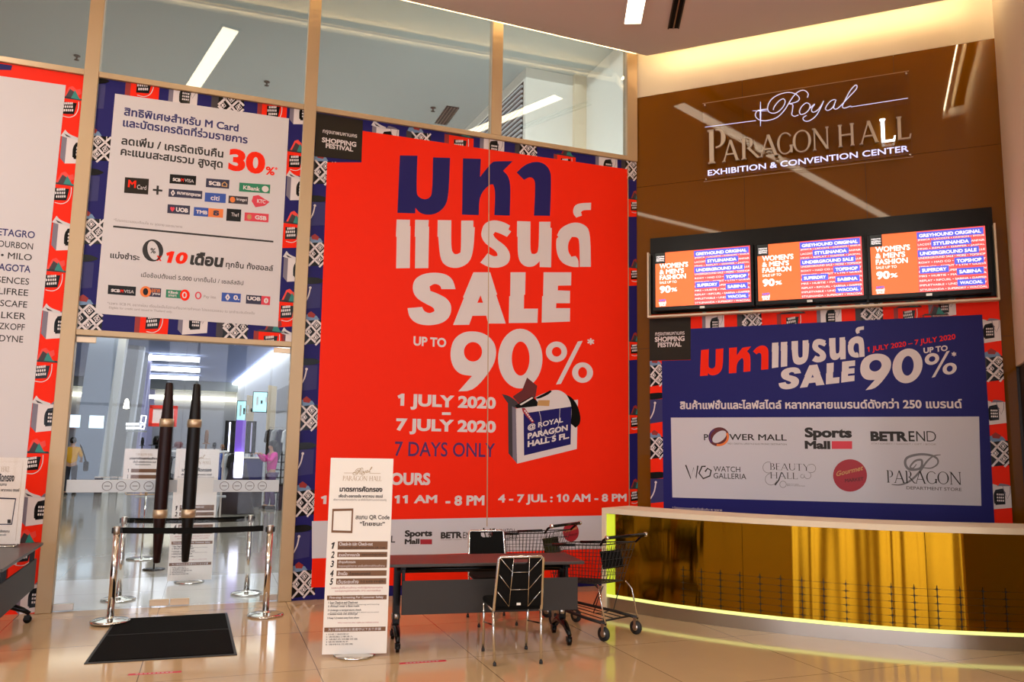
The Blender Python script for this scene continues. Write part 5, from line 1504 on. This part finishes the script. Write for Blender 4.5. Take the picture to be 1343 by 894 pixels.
pr.rect('print', .46, .63, .9, .66, 'ink_grey', 2); pr.done()
b = MB(); b.tube([(0, .02, .0), (0, .02, z0 + .05)], .012, 'black', 8); b.build('pole', t)
b = MB(); b.lathe([(0, 0), (.14, 0), (.14, .012), (.02, .02)], 'black', 24, (0, .02, 0)); b.build('base', t)

# ------------------------------------------------------------------ queue posts
def queue_post(label, px, group, belt_to=None, z0=0.0):
    q = atz(*px) if len(px) == 2 else np.array(px)
    r = math.atan2(belt_to[1] - q[1], belt_to[0] - q[0]) if belt_to is not None else YS
    t = thing('queue_post', label, 'barrier post', (q[0], q[1], z0), r, group)
    b = MB(); b.lathe([(0, 0), (.168, 0), (.172, .006), (.172, .014), (.15, .024), (.07, .034), (.034, .045), (.034, .05)], 'chrome', 36); b.build('base', t)
    b = MB(); b.lathe([(.0, .03), (.031, .03), (.031, .81), (.0, .81)], 'chrome', 20); b.build('post', t)
    b = MB(); b.lathe([(.0, .805), (.034, .805), (.034, .868), (.030, .875), (0, .876)], 'steel', 20); b.box((-.045, -.02, .81), (.045, .02, .862), 'black'); b.build('belt_head', t, .003)
    if belt_to is not None:
        L = float(np.hypot(belt_to[0] - q[0], belt_to[1] - q[1]))
        b = MB()
        n = 10
        for i in range(n):
            x0, x1 = .046 + (L - .112) * i / n, .046 + (L - .112) * (i + 1) / n
            s0, s1 = [-.012 * math.sin(math.pi * k / n) for k in (i, i + 1)]
            for y, fl in ((-.0015, False), (.0015, True)):
                p = [(x0, y, .806 + s0), (x1, y, .806 + s1), (x1, y, .862 + s1), (x0, y, .862 + s0)]
                b.quad(*(p[::-1] if fl else p), 'black_matt')
        b.build('belt', t)
    return t
fr, br_ = atz(348, 807), atz(323, 779)
queue_post('chrome queue post on the left corner of the black doormat', (144, 817), 'queue posts', fr, .0125)
queue_post('chrome queue post right of the black doormat', (348, 807), 'queue posts')
queue_post('chrome queue post behind the glass, at left inside the doors', (155, 787), 'queue posts', br_)
queue_post('chrome queue post behind the glass, at right inside the doors', (323, 779), 'queue posts')

# ------------------------------------------------------------------ doormat, floor tapes
pts = [atz(110, 871), atz(311, 859), atz(298, 804), atz(152, 812)]
ctr = sum(pts) / 4
t = thing('doormat', 'large black doormat on the tiles in front of the glass doors', 'mat', (ctr[0], ctr[1], 0))
P2 = [(p[0] - ctr[0], p[1] - ctr[1]) for p in pts]
sh = lambda f: [(x * f, y * f) for x, y in P2]
mb = MB(); mb.prism(sh(.955), .0, .012, 'mat_black'); mb.build('pile', t)
mb = MB(); mb.prism(P2, 0, .006, 'mat_edge', None, [sh(.955)]); mb.build('border', t)
ml, mr = np.array(P2[0]) * .45 + np.array(P2[3]) * .55, np.array(P2[1]) * .45 + np.array(P2[2]) * .55
mb = MB(); mb.tube([(ml[0] * .95, ml[1] * .95, .012), (mr[0] * .95, mr[1] * .95, .012)], .004, 'mat_edge', 4); mb.build('seam', t)
for p0, p1, lb in (((524, 870), (585, 866), 'in front of the chrome chair'), ((168, 884.5), (238, 880.5), 'in front of the black doormat'), ((497, 755), (540, 752), 'far under the long table')):
    a, b = atz(*p0), atz(*p1)
    L = float(np.linalg.norm(b - a)); m_ = (a + b) / 2
    t = thing('floor_sticker', 'thin red strip sticker on the floor ' + lb, 'sticker', (m_[0], m_[1], 0), math.atan2(b[1] - a[1], b[0] - a[0]), 'red floor stickers')
    MB().box((-L / 2, -.022, 0), (L / 2, .022, .0012), 'tape_red').build('strip', t)
    mb = MB()
    for k in range(9): mb.box((-L / 2 + .05 + k * (L - .1) / 9, -.007, .0012), (-L / 2 + .05 + (k + .6) * (L - .1) / 9, .007, .0016), 'sheet')
    mb.build('arrows', t)

# ------------------------------------------------------------------ left table and its notice
e1 = atz(57, 711, .715); e2 = atz(0, 748, .715)
dl = e1 - e2; ang = math.atan2(dl[1], dl[0])
fx = np.array([math.cos(ang), math.sin(ang), 0]); fy = np.array([-fx[1], fx[0], 0])
c0 = e1 - fx * .86 + fy * .29
table('dark grey folding table on wheels at the left edge beside the brand list', (c0[0], c0[1], 0), ang)
q = atz(27, 716, .716)
NT = Plane((q[0], q[1], 0), math.radians(8))
a, b, c, d = NT.uz(-26, 599), NT.uz(36, 600.5), NT.uz(26.5, 713), NT.uz(-34, 714)
u0, u1, z0, z1 = (a[0] + d[0]) / 2, (b[0] + c[0]) / 2, .735, (a[1] + b[1]) / 2
um = (u0 + u1) / 2
t = thing('table_notice', 'white notice in a clear stand on the grey table at the left edge', 'sign', NT.w(um, .715), NT.ang)
MB().box((u0 - um, 0, .02), (u1 - um, .004, z1 - .715), 'white').build('sheet', t)
mb = MB(); mb.box((u0 - um - .004, -.004, .012), (u1 - um + .004, -.002, z1 - .712), 'acrylic').build('cover', t)
mb = MB(); mb.tube([(u0 - um + .02, .005, .02), (u0 - um + .02, -.06, .006), (u1 - um - .02, -.06, .006), (u1 - um - .02, .005, .02)], .006, 'chrome', 8); mb.tube([(u0 - um + .05, .0, .02), (u0 - um + .05, .08, .006)], .006, 'chrome', 8); mb.tube([(u1 - um - .05, .0, .02), (u1 - um - .05, .08, .006)], .006, 'chrome', 8)
mb.build('stand', t)
pr = Print(t, NT.at(.006), um, .715)
def tp(st, m, l, r, top, w=.0): pr.text('print', st, m, 2, l, r, top, w)
serif_word(pr, 'print', 'PARAGON HALL', (-22, 618), (12, 619), 611, 'logo_gold', 2)
tp('มาตรการคัดกรอง', 'ink', (-26, 631), (18, 631.5), 620, .045)
tp('สำหรับผู้เข้าร่วมงาน', 'ink', (-20, 638), (8, 638), 632, .02)
tp('เพื่อเข้า-ออกรอยัล พารากอน ฮอลล์', 'ink', (-27, 644), (25, 644), 639.5, .02)
pr.shape('print', [[(-27, 651), (21, 653), (15.5, 688), (-31, 688)], [(-25.8, 653), (19.4, 654.8), (14.4, 686.6), (-29.8, 686.6)]], 'card_navy', 2)
pr.rect('print', 9.5, 681, 14, 686, 'ink', 3)
tp('โปรดแสดงหน้าจอหลังสแกน', 'ink', (-29, 698), (12, 698), 694, .02); tp('ขอบคุณค่ะ', 'ink', (-8, 703), (8, 703), 699.5, .02)
pr.line('print', [(-24, 604.5), (30, 605.5), (20, 709)], .002, 'logo_gold', 2)
pr.done()

# ------------------------------------------------------------------ inside the hall: stands, screens, racks
q = atz(309, 673); kz = math.atan2(q[1], q[0]) - math.pi / 2
t = thing('display_kiosk', 'tall purple lit kiosk column with dark side panels inside the hall', 'kiosk', q, kz)
MB().lathe([(0, 0), (.42, 0), (.36, .35), (.28, .75), (.2, 1.05), (.18, 1.2), (0, 1.2)], 'drape_dark', 20, (0, .1, 0)).build('skirt', t)
MB().lathe([(0, .85), (.10, .85), (.11, 1.0), (.10, 1.45), (0, 1.45)], 'kiosk_glow', 16, (0, -.16, 0)).build('glow_tube', t)
MB().box((-.115, -.08, 1.45), (.115, .1, 2.22), 'kiosk_purple').build('column', t, .01)
for sx in (-1, 1):
    p = MB().box((sx * .24 - .12, -.05, 1.42), (sx * .24 + .12, .02, 2.2), 'black').build('side_panel', t, .006)
    MB().box((sx * .25 - .018, -.06, 1.46), (sx * .25 + .018, -.05, 2.16), 'kiosk_glow' if sx < 0 else 'inner_lilac').build('light_bar', p)
q = atz(328, 671) * np.array([1.085, 1.085, 0])
t = thing('service_desk', 'dark blue draped service desk with white top, the woman in pink behind it', 'desk', q, kz)
MB().box((-.27, -.25, .0), (.27, .25, .60), 'drape_dark').build('base_drape', t, .02)
MB().box((-.25, -.22, .60), (.25, .22, 1.26), 'drape_blue').build('front_drape', t, .02)
MB().box((-.27, -.25, 1.26), (.27, .25, 1.30), 'white').build('top', t, .006)
for k, x in enumerate((-.18, -.06, .07)):
    b = tag(MB().lathe([(0, 0), (.035, 0), (.035, .10), (.015, .13), (.012, .17), (0, .17)], ('inner_white', 'black', 'inner_lilac')[k], 12).build('pump_bottle'),
            ('white', 'black', 'pale lilac')[k] + ' pump bottle standing on the draped service desk', 'bottle', 'bottles on the service desk')
    cz, sz = math.cos(kz), math.sin(kz)
    b.location = (q[0] + x * cz - .05 * -sz, q[1] + x * sz, 1.30)
# low dark plinth beside the desk
q2 = atz(375, 672) * np.array([1.05, 1.05, 0])
t = thing('display_plinth', 'low dark plinth beside the draped service desk', 'plinth', q2, kz)
MB().box((-.24, -.3, 0), (.24, .4, .62), 'drape_dark').build('body', t, .02)
MB().box((-.25, -.32, .62), (.25, .42, .65), 'black').build('top', t)

# screens on beige fins along the right wall
def fin_screen(px, py0, py1, w, D, label):
    c = SP.w(0, 0, -D); PL = Plane(c, YS)
    a, b = PL.uz(px[0], py0), PL.uz(px[1], py1)
    t = thing('wall_screen', label, 'screen', PL.w((a[0] + b[0]) / 2, b[1]), YS)
    W, H = b[0] - a[0], a[1] - b[1]
    MB().box((-W / 2, 0, 0), (W / 2, .06, H), 'black').build('casing', t)
    MB().box((-W / 2 + .02, -.006, .02), (W / 2 - .02, 0, H - .02), 'screen_teal').build('picture', t)
    p = MB()
    for k in range(4): p.box((-W / 2 + .1 + .12 * k, -.008, .2 + .05 * k), (-W / 2 + .16 + .12 * k, -.006, H - .15 - .1 * (k % 2)), 'scr_dark' if k % 2 else 'inner_white')
    p.build('picture_figures', t)
    f = MB(); f.add([(W / 2, 0, -.5), (W / 2 + .28, .5, -.5), (W / 2 + .28, .6, -.5), (W / 2, .1, -.5), (W / 2, 0, H + .2), (W / 2 + .28, .5, H + .2), (W / 2 + .28, .6, H + .2), (W / 2, .1, H + .2)],
          [(3, 2, 1, 0), (4, 5, 6, 7), (0, 1, 5, 4), (1, 2, 6, 5), (2, 3, 7, 6), (3, 0, 4, 7)], 'cream')
    f.build('fin', t)
fin_screen((311, 322), 525, 553, .1, 20, 'smaller pale advert screen on the white right wall of the hall')
fin_screen((332, 350), 513, 541, .1, 15, 'larger pale advert screen high on the white right wall of the hall')
def flat_screen(x0, x1, y0, y1, D, m, label, group=None):
    PL = Plane(SP.w(0, 0, -D), YS); a, b = PL.uz(x0, y0), PL.uz(x1, y1)
    t = thing('lit_screen', label, 'screen', PL.w((a[0] + b[0]) / 2, b[1]), YS, group)
    W, H = b[0] - a[0], a[1] - b[1]
    MB().box((-W / 2, 0, 0), (W / 2, .08, H), 'inner_grey').build('casing', t)
    MB().box((-W / 2 + .015, -.006, .015), (W / 2 - .015, 0, H - .015), m).build('picture', t)
    return t
flat_screen(87, 105, 543, 561, 18.6, 'screen_cool', 'pale lit screen at left by the beige column, above the person in yellow')
flat_screen(117, 136, 544, 562, 18.6, 'screen_cool', 'pale lit screen second from the beige column, on the blue grey blade wall')
# white neon sign
PL = Plane(SP.w(0, 0, -20), YS)
t = thing('neon_sign', 'white lit lettering with tilted square outline on the grey blade wall', 'sign', PL.w(*PL.uz(178, 563)), YS)
u0_, z0_ = PL.uz(178, 563)
def ns(x, y): k = PL.uz(x, y); return (k[0] - u0_, -.03, k[1] - z0_)
m_ = MB()
m_.tube([ns(184.5, 554), ns(186, 544.5), ns(192, 545.5), ns(190.5, 555), ns(184.5, 554)], .02, 'neon', 6); m_.tube([ns(184, 562), ns(185, 556.5), ns(190, 557), ns(189, 562.5), ns(184, 562)], .02, 'neon', 6); m_.build('square_outline', t)
m_ = MB()
for yy in (556, 561):
    for k in range(7):
        a, b = ns(165.5 + k * 2.6, yy - 1.6), ns(167.3 + k * 2.6, yy + 1.6)
        m_.box((a[0], -.05, b[2]), (b[0], -.02, a[2]), 'neon')
m_.build('lettering', t)
m_ = MB().box((ns(165, 560)[0], -.02, ns(165, 566)[2]), (ns(193, 560)[0], .0, ns(165, 566)[2] + .05), 'inner_grey'); m_.build('rail', t)
# wall lamp on the blade
q = SP.w(*PL.uz(165.5, 536), -20)
t = thing('wall_lamp', 'small warm wall lamp on the grey blade wall', 'lamp', q, YS)
MB().lathe([(.03, 0), (.10, .02), (.06, .28), (.02, .34)], 'inner_warm', 14).build('shade', t)
MB().box((-.04, .02, .0), (.04, .12, .1), 'brass').build('bracket', t)

# hats on a long low stand behind the notices
PT_ = Plane(SP.w(0, 0, -9.5), YS)
a, b = PT_.uz(182, 590), PT_.uz(300, 590)
tz = float((a[1] + b[1]) / 2); um = (a[0] + b[0]) / 2; W = b[0] - a[0]
t = thing('display_stand', 'long low display stand behind the notices, hats standing on it', 'display stand', PT_.w(um, 0), YS)
MB().box((-W / 2, -.2, tz - .04), (W / 2, .25, tz), 'inner_white').build('top', t, .004)
for x in (-W / 2 + .1, 0, W / 2 - .1):
    MB().box((x - .02, .0, 0), (x + .02, .04, tz - .04), 'steel').build('leg', t)
MB().box((-W / 2, -.15, .5), (W / 2, .2, .53), 'inner_grey').build('shelf', t)
hats = ((186, .06, .26, 'black', 'tall black bottle shaped hat block'), (206, .18, .30, 'black', 'black wide brimmed hat on a block'), (234, .17, .18, 'maroon', 'dark maroon hat'), (251, .09, .16, 'maroon', 'smaller maroon hat'), (270, .08, .45, 'brown_print', 'brown pointed hat block'), (281, .08, .18, 'black', 'black round cap'), (291.5, .08, .14, 'brown_print', 'brown cap'))
for x, r, h, m, lb in hats:
    u_ = PT_.uz(x, 588)[0]
    o = thing('hat', lb + ' on the display stand inside the hall', 'hat', PT_.w(u_, tz, -.02), YS, 'hats on the display stand')
    MB().lathe([(0, 0), (r * .25, 0), (r * .25, h * .3), (r * .5, h * .35), (r * .55, h * .7), (r * .4, h * .95), (0, h)], m, 16).build('crown', o)
    MB().lathe([(r * .3, h * .33), (r, h * .3), (r, h * .33), (r * .4, h * .38)], m, 18).build('brim', o)

# garments on rails
def garment(o, m, w=.42, h=.75):
    g = MB()
    out = [(-w * .18, 0), (-w * .5, -.07), (-w * .62, -.36), (-w * .46, -.40), (-w * .38, -.2), (-w * .40, -h), (w * .40, -h), (w * .38, -.2), (w * .46, -.40), (w * .62, -.36), (w * .5, -.07), (w * .18, 0), (0, -.05)]
    mt = Matrix(((1, 0, 0, 0), (0, 0, 1, 0), (0, 1, 0, 0), (0, 0, 0, 1)))
    g.prism(out, -.03, .03, m, mt)
    g.build('cloth', o, .012)
    k = MB(); k.tube([(0, 0, -.03), (.032, 0, .0), (.032, 0, .045), (0, 0, .078), (-.032, 0, .05)], .004, 'chrome', 5); k.tube([(-w * .4, 0, -.08), (0, 0, -.02), (w * .4, 0, -.08)], .006, 'wood_black', 5)
    k.build('hanger', o)
def rail(label, px, D, W, hz, cols, ang, glabel):
    PL = Plane(SP.w(0, 0, -D), YS)
    u, _ = PL.uz(px, 620)
    base = PL.w(u, 0)
    t = thing('clothes_rail', label, 'clothes rail', base, ang)
    r = MB()
    r.tube([(-W / 2, 0, .03), (-W / 2, 0, hz), (W / 2, 0, hz), (W / 2, 0, .03)], .012, 'chrome', 8); r.build('frame', t)
    r = MB()
    for sx in (-1, 1): r.tube([(sx * W / 2, -.25, .03), (sx * W / 2, .25, .03)], .016, 'chrome', 8)
    r.build('feet', t)
    names = {'ink': 'black', 'inner_white': 'white', 'card_navy': 'navy', 'inner_grey': 'grey', 'teal': 'teal', 'maroon': 'maroon', 'card_blue': 'blue', 'drape_dark': 'charcoal'}
    n = len(cols)
    for i, m in enumerate(cols):
        x = -W / 2 + W * (i + .5) / n
        p = (base[0] + x * math.cos(ang), base[1] + x * math.sin(ang), hz - .045)
        o = thing('hanging_garment', '%s garment on the %s, %s from its left end' % (names[m], glabel, ('first', 'second', 'third', 'fourth', 'fifth', 'sixth', 'seventh', 'eighth')[i]), 'garment', p, ang + .9, 'garments on the ' + glabel)
        garment(o, m)
rail('tall clothes rail against the right wall of the hall, full of dark and pale clothes', 374, 15.2, 1.1, 2.12, ('ink', 'inner_grey', 'card_navy', 'inner_white', 'ink', 'inner_grey', 'drape_dark'), YS, 'tall rail by the right wall')
rail('low clothes rail beside the purple kiosk with blue and white clothes', 295, 14.2, .55, 1.42, ('card_navy', 'card_blue', 'inner_white', 'ink'), YS, 'low rail beside the purple kiosk')
rail('low clothes rail behind the notices with dark clothes', 224, 10.4, .5, 1.40, ('ink', 'drape_dark', 'ink', 'inner_grey'), YS, 'low rail behind the notices')
# shoe boxes stacked on a rack right of the woman
PL = Plane(SP.w(0, 0, -14.2), YS); u_, _ = PL.uz(367, 640)
t = thing('shoe_rack', 'black shoe rack with open shelves right of the woman in pink', 'rack', PL.w(u_, 0), YS)
for x in (-.22, 0, .22): MB().box((x - .012, -.15, 0), (x + .012, .15, 1.45), 'black').build('upright', t)
for k in range(6): MB().box((-.22, -.15, .3 + .21 * k), (.22, .15, .32 + .21 * k), 'black').build('shelf', t)
for k in range(5):
    for j, x in enumerate((-.11, .11)):
        p = PL.w(u_ + x, .322 + .21 * k, .02)
        o = thing('shoe', '%s shoe on the %s shelf of the black rack, %s side' % ('pale' if (k + j) % 2 else 'grey', ('lowest', 'second', 'third', 'fourth', 'fifth')[k], 'left' if j == 0 else 'right'), 'shoe', p, YS, 'shoes on the black rack')
        m = 'inner_white' if (k + j) % 2 else 'inner_grey'
        s = MB(); s.ball((0, -.03, .04), (.04, .10, .035), m, 12, 8); s.ball((0, .05, .06), (.036, .05, .05), m, 12, 8); s.build('upper', o)
        MB().box((-.04, -.13, 0), (.04, .10, .014), 'ink').build('sole', o, .006)
# bins at the foot of the left blades
for k, (x, m, w) in enumerate(((130, 'drape_dark', .2), (140.5, 'inner_white', .17), (150.5, 'inner_grey', .17), (160.5, 'inner_white', .17))):
    PL = Plane(SP.w(0, 0, -19.4), YS); u_, _ = PL.uz(x, 625)
    o = thing('storage_bin', ('dark', 'white', 'grey', 'pale')[k] + ' storage bin at the foot of the blade walls, %s from left' % ('first', 'second', 'third', 'fourth')[k], 'bin', PL.w(u_, 0), YS, 'bins along the blade walls')
    b = MB(); b.add([(-w / 2, -.1, 0), (w / 2, -.1, 0), (w / 2, .1, 0), (-w / 2, .1, 0), (-w * .56, -.12, .5), (w * .56, -.12, .5), (w * .56, .12, .5), (-w * .56, .12, .5)], [(3, 2, 1, 0), (0, 1, 5, 4), (1, 2, 6, 5), (2, 3, 7, 6), (3, 0, 4, 7), (4, 5, 6, 7)], m); b.build('body', o)
    MB().box((-w * .58, -.13, .5), (w * .58, .13, .53), 'steel').build('lid', o, .004)

# ------------------------------------------------------------------ people
def skinned(name, V_, E_, R_, m, parent, sub=2):
    me = bpy.data.meshes.new(name); me.from_pydata(V_, E_, []); me.update()
    o = bpy.data.objects.new(name, me); COL.objects.link(o)
    s = o.modifiers.new('skin', 'SKIN'); s.use_smooth_shade = True
    for i, r in enumerate(R_):
        d = me.skin_vertices[0].data[i]; d.radius = (r, r) if not isinstance(r, tuple) else r
        d.use_root = (i == 0)
    u = o.modifiers.new('sub', 'SUBSURF'); u.levels = sub; u.render_levels = sub
    bpy.context.view_layer.update()
    dg = bpy.context.evaluated_depsgraph_get()
    m2 = bpy.data.meshes.new_from_object(o.evaluated_get(dg))
    bpy.data.objects.remove(o)
    m2.materials.clear(); m2.materials.append(MATS[m])
    for p in m2.polygons: p.use_smooth = True
    o2 = bpy.data.objects.new(name, m2); COL.objects.link(o2); o2.parent = parent
    return o2
def person(label, loc, rz, top_m, leg_m, arms, hair_len, female):
    """faces -y; arms: per side (shoulder, elbow, wrist, finger direction)"""
    t = thing('person', label, 'person', loc, rz)
    V_, E_, R_ = [], [], []
    def v(p, r, par=None):
        V_.append(p); R_.append(r)
        if par is not None: E_.append((par, len(V_) - 1))
        return len(V_) - 1
    sw = .165 if female else .19
    pel = v((0, 0, .94), (.14, .10)); wa = v((0, .0, 1.10), (.12 if female else .135, .09), pel); ch = v((0, .01, 1.30), (.15, .105), wa)
    nb = v((0, .015, 1.42), (.09, .075), ch); nk = v((0, .0, 1.48), .052, nb); hd = v((0, -.015, 1.56), (.068, .078), nk); tp = v((0, -.01, 1.66), (.070, .088), hd)
    for sx in (-1, 1):
        S_, El, Wr, fd = arms[sx]
        s = v((sx * sw, .01, 1.395), .058, nb); e = v(El, .041, s); w = v(Wr, .026, e)
        fd = np.array(fd, float) / np.linalg.norm(fd); side = np.cross(fd, (0, 0, 1)); side /= np.linalg.norm(side) + 1e-9
        pm = v(tuple(np.array(Wr) + fd * .06), (.038, .018), w)
        for k, ln in enumerate((.075, .085, .078, .06)):
            b0 = np.array(Wr) + fd * .10 + side * (-.027 + .018 * k)
            f1 = v(tuple(b0), .0085, pm); f2 = v(tuple(b0 + fd * ln * .55 + np.array((0, 0, -.008))), .0075, f1); v(tuple(b0 + fd * ln + np.array((0, 0, -.03))), .006, f2)
        th = v(tuple(np.array(Wr) + fd * .045 + side * -.045), .0095, w); v(tuple(np.array(Wr) + fd * .085 + side * -.058 + np.array((0, 0, -.01))), .0075, th)
    for sx in (-1, 1):
        h = v((sx * .09, 0, .87), .088, pel); k = v((sx * .10, -.01 + .02 * sx, .49), .058, h); a = v((sx * .105, .02 + .05 * sx, .09), .038, k); v((sx * .115, -.13 + .05 * sx, .045), (.04, .026), a)
    skinned('body', V_, E_, R_, 'skin', t)
    # clothes
    V_, E_, R_ = [], [], []
    a = v((0, 0, .90), (.165, .125)); b = v((0, 0, 1.10), (.15 if female else .165, .12), a); c = v((0, .01, 1.30), (.172, .128), b); d = v((0, .015, 1.425), (.10, .09), c)
    for sx in (-1, 1):
        S_, El, Wr, fd = arms[sx]
        s = v((sx * sw, .01, 1.39), .078, c)
        e = v(tuple(np.array(El) * .95 + np.array((sx * sw, .01, 1.39)) * .05), .060, s)
        if female: v(tuple(np.array(Wr) * .9 + np.array(El) * .1), .042, e)
    skinned('shirt' if not female else 'jacket', V_, E_, R_, top_m, t)
    V_, E_, R_ = [], [], []
    a = v((0, 0, .96), (.155, .12))
    for sx in (-1, 1):
        h = v((sx * .092, 0, .85), .105, a); k = v((sx * .10, -.01 + .02 * sx, .49), .078, h); v((sx * .105, .015 + .05 * sx, .08), .062, k)
    skinned('trousers', V_, E_, R_, leg_m, t)
    for sx in (-1, 1):
        s = MB(); s.ball((sx * .112, -.06 + .05 * sx, .045), (.052, .135, .045), 'ink', 14, 8); s.box((sx * .112 - .048, -.18 + .05 * sx, 0), (sx * .112 + .048, .06 + .05 * sx, .02), 'rubber'); s.build('shoe', t)
    hr = MB()
    hr.ball((0, .018, 1.655), (.092, .108, .105), 'hair', 18, 12)
    if hair_len:
        hr.tube([(0, .06, 1.66), (0, .095, 1.55), (0, .115, 1.42), (0, .11, 1.28), (0, .10, 1.2)], [.085, .10, .105, .09, .05], 'hair', 14)
        for sx in (-1, 1): hr.tube([(sx * .07, .0, 1.66), (sx * .085, .02, 1.55), (sx * .09, .05, 1.42), (sx * .07, .06, 1.3)], [.03, .035, .035, .015], 'hair', 10)
    hr.build('hair', t)
    f = MB()
    f.ball((0, -.098, 1.575), (.014, .022, .022), 'skin', 10, 6)
    for sx in (-1, 1):
        f.ball((sx * .03, -.088, 1.605), (.012, .008, .007), 'white', 10, 6); f.ball((sx * .03, -.094, 1.605), (.006, .004, .006), 'ink', 8, 6)
        f.ball((sx * .078, .0, 1.59), (.012, .02, .032), 'skin', 8, 6)
    f.ball((0, -.088, 1.535), (.024, .008, .007), 'gourmet', 10, 6)
    f.build('face', t)
    return t
q = atz(90, 648.5)
head = math.atan2(q[1], q[0]) - math.pi / 2
person('person in yellow shirt and dark trousers walking away, bag at the hip', q, head + math.pi - .25, 'shirt_yellow', 'trousers_dark',
       {-1: (0, (-.27, -.02, 1.12), (-.22, -.20, 1.02), (.2, -1, -.1)), 1: (0, (.26, .0, 1.12), (.22, -.16, .98), (-.1, -1, -.4))}, False, False)
bq = np.array([q[0], q[1], 0]) + np.array([math.cos(head), math.sin(head), 0]) * .40
t = thing('shoulder_bag', 'black shoulder bag hanging at the hip of the person in yellow', 'bag', (bq[0], bq[1], .72), head)
b = MB(); b.box((-.07, -.17, 0), (.07, .13, .28), 'ink'); b.build('body', t, .03)
b = MB(); b.box((-.075, -.175, .15), (.075, .135, .29), 'black'); b.build('flap', t, .03)
b = MB(); b.tube([(0, -.12, .26), (-.08, -.14, .5), (-.16, -.10, .72), (-.2, 0, .79), (-.16, .10, .72), (-.08, .13, .5), (-.03, .11, .30)], .014, 'ink', 6, flat=2.2); b.build('strap', t)
q = atz(353, 667)
head = math.atan2(q[1], q[0]) - math.pi / 2
person('person with long dark hair in a pink jacket working at the draped desk', q, head - 1.25, 'jacket_pink', 'trousers_mauve',
       {-1: (0, (-.22, -.14, 1.20), (-.12, -.34, 1.42), (.15, -1, -.05)), 1: (0, (.22, -.12, 1.19), (.14, -.33, 1.42), (-.15, -1, -.05))}, True, True)
for sc_ in [_tsc]: bpy.data.scenes.remove(sc_)
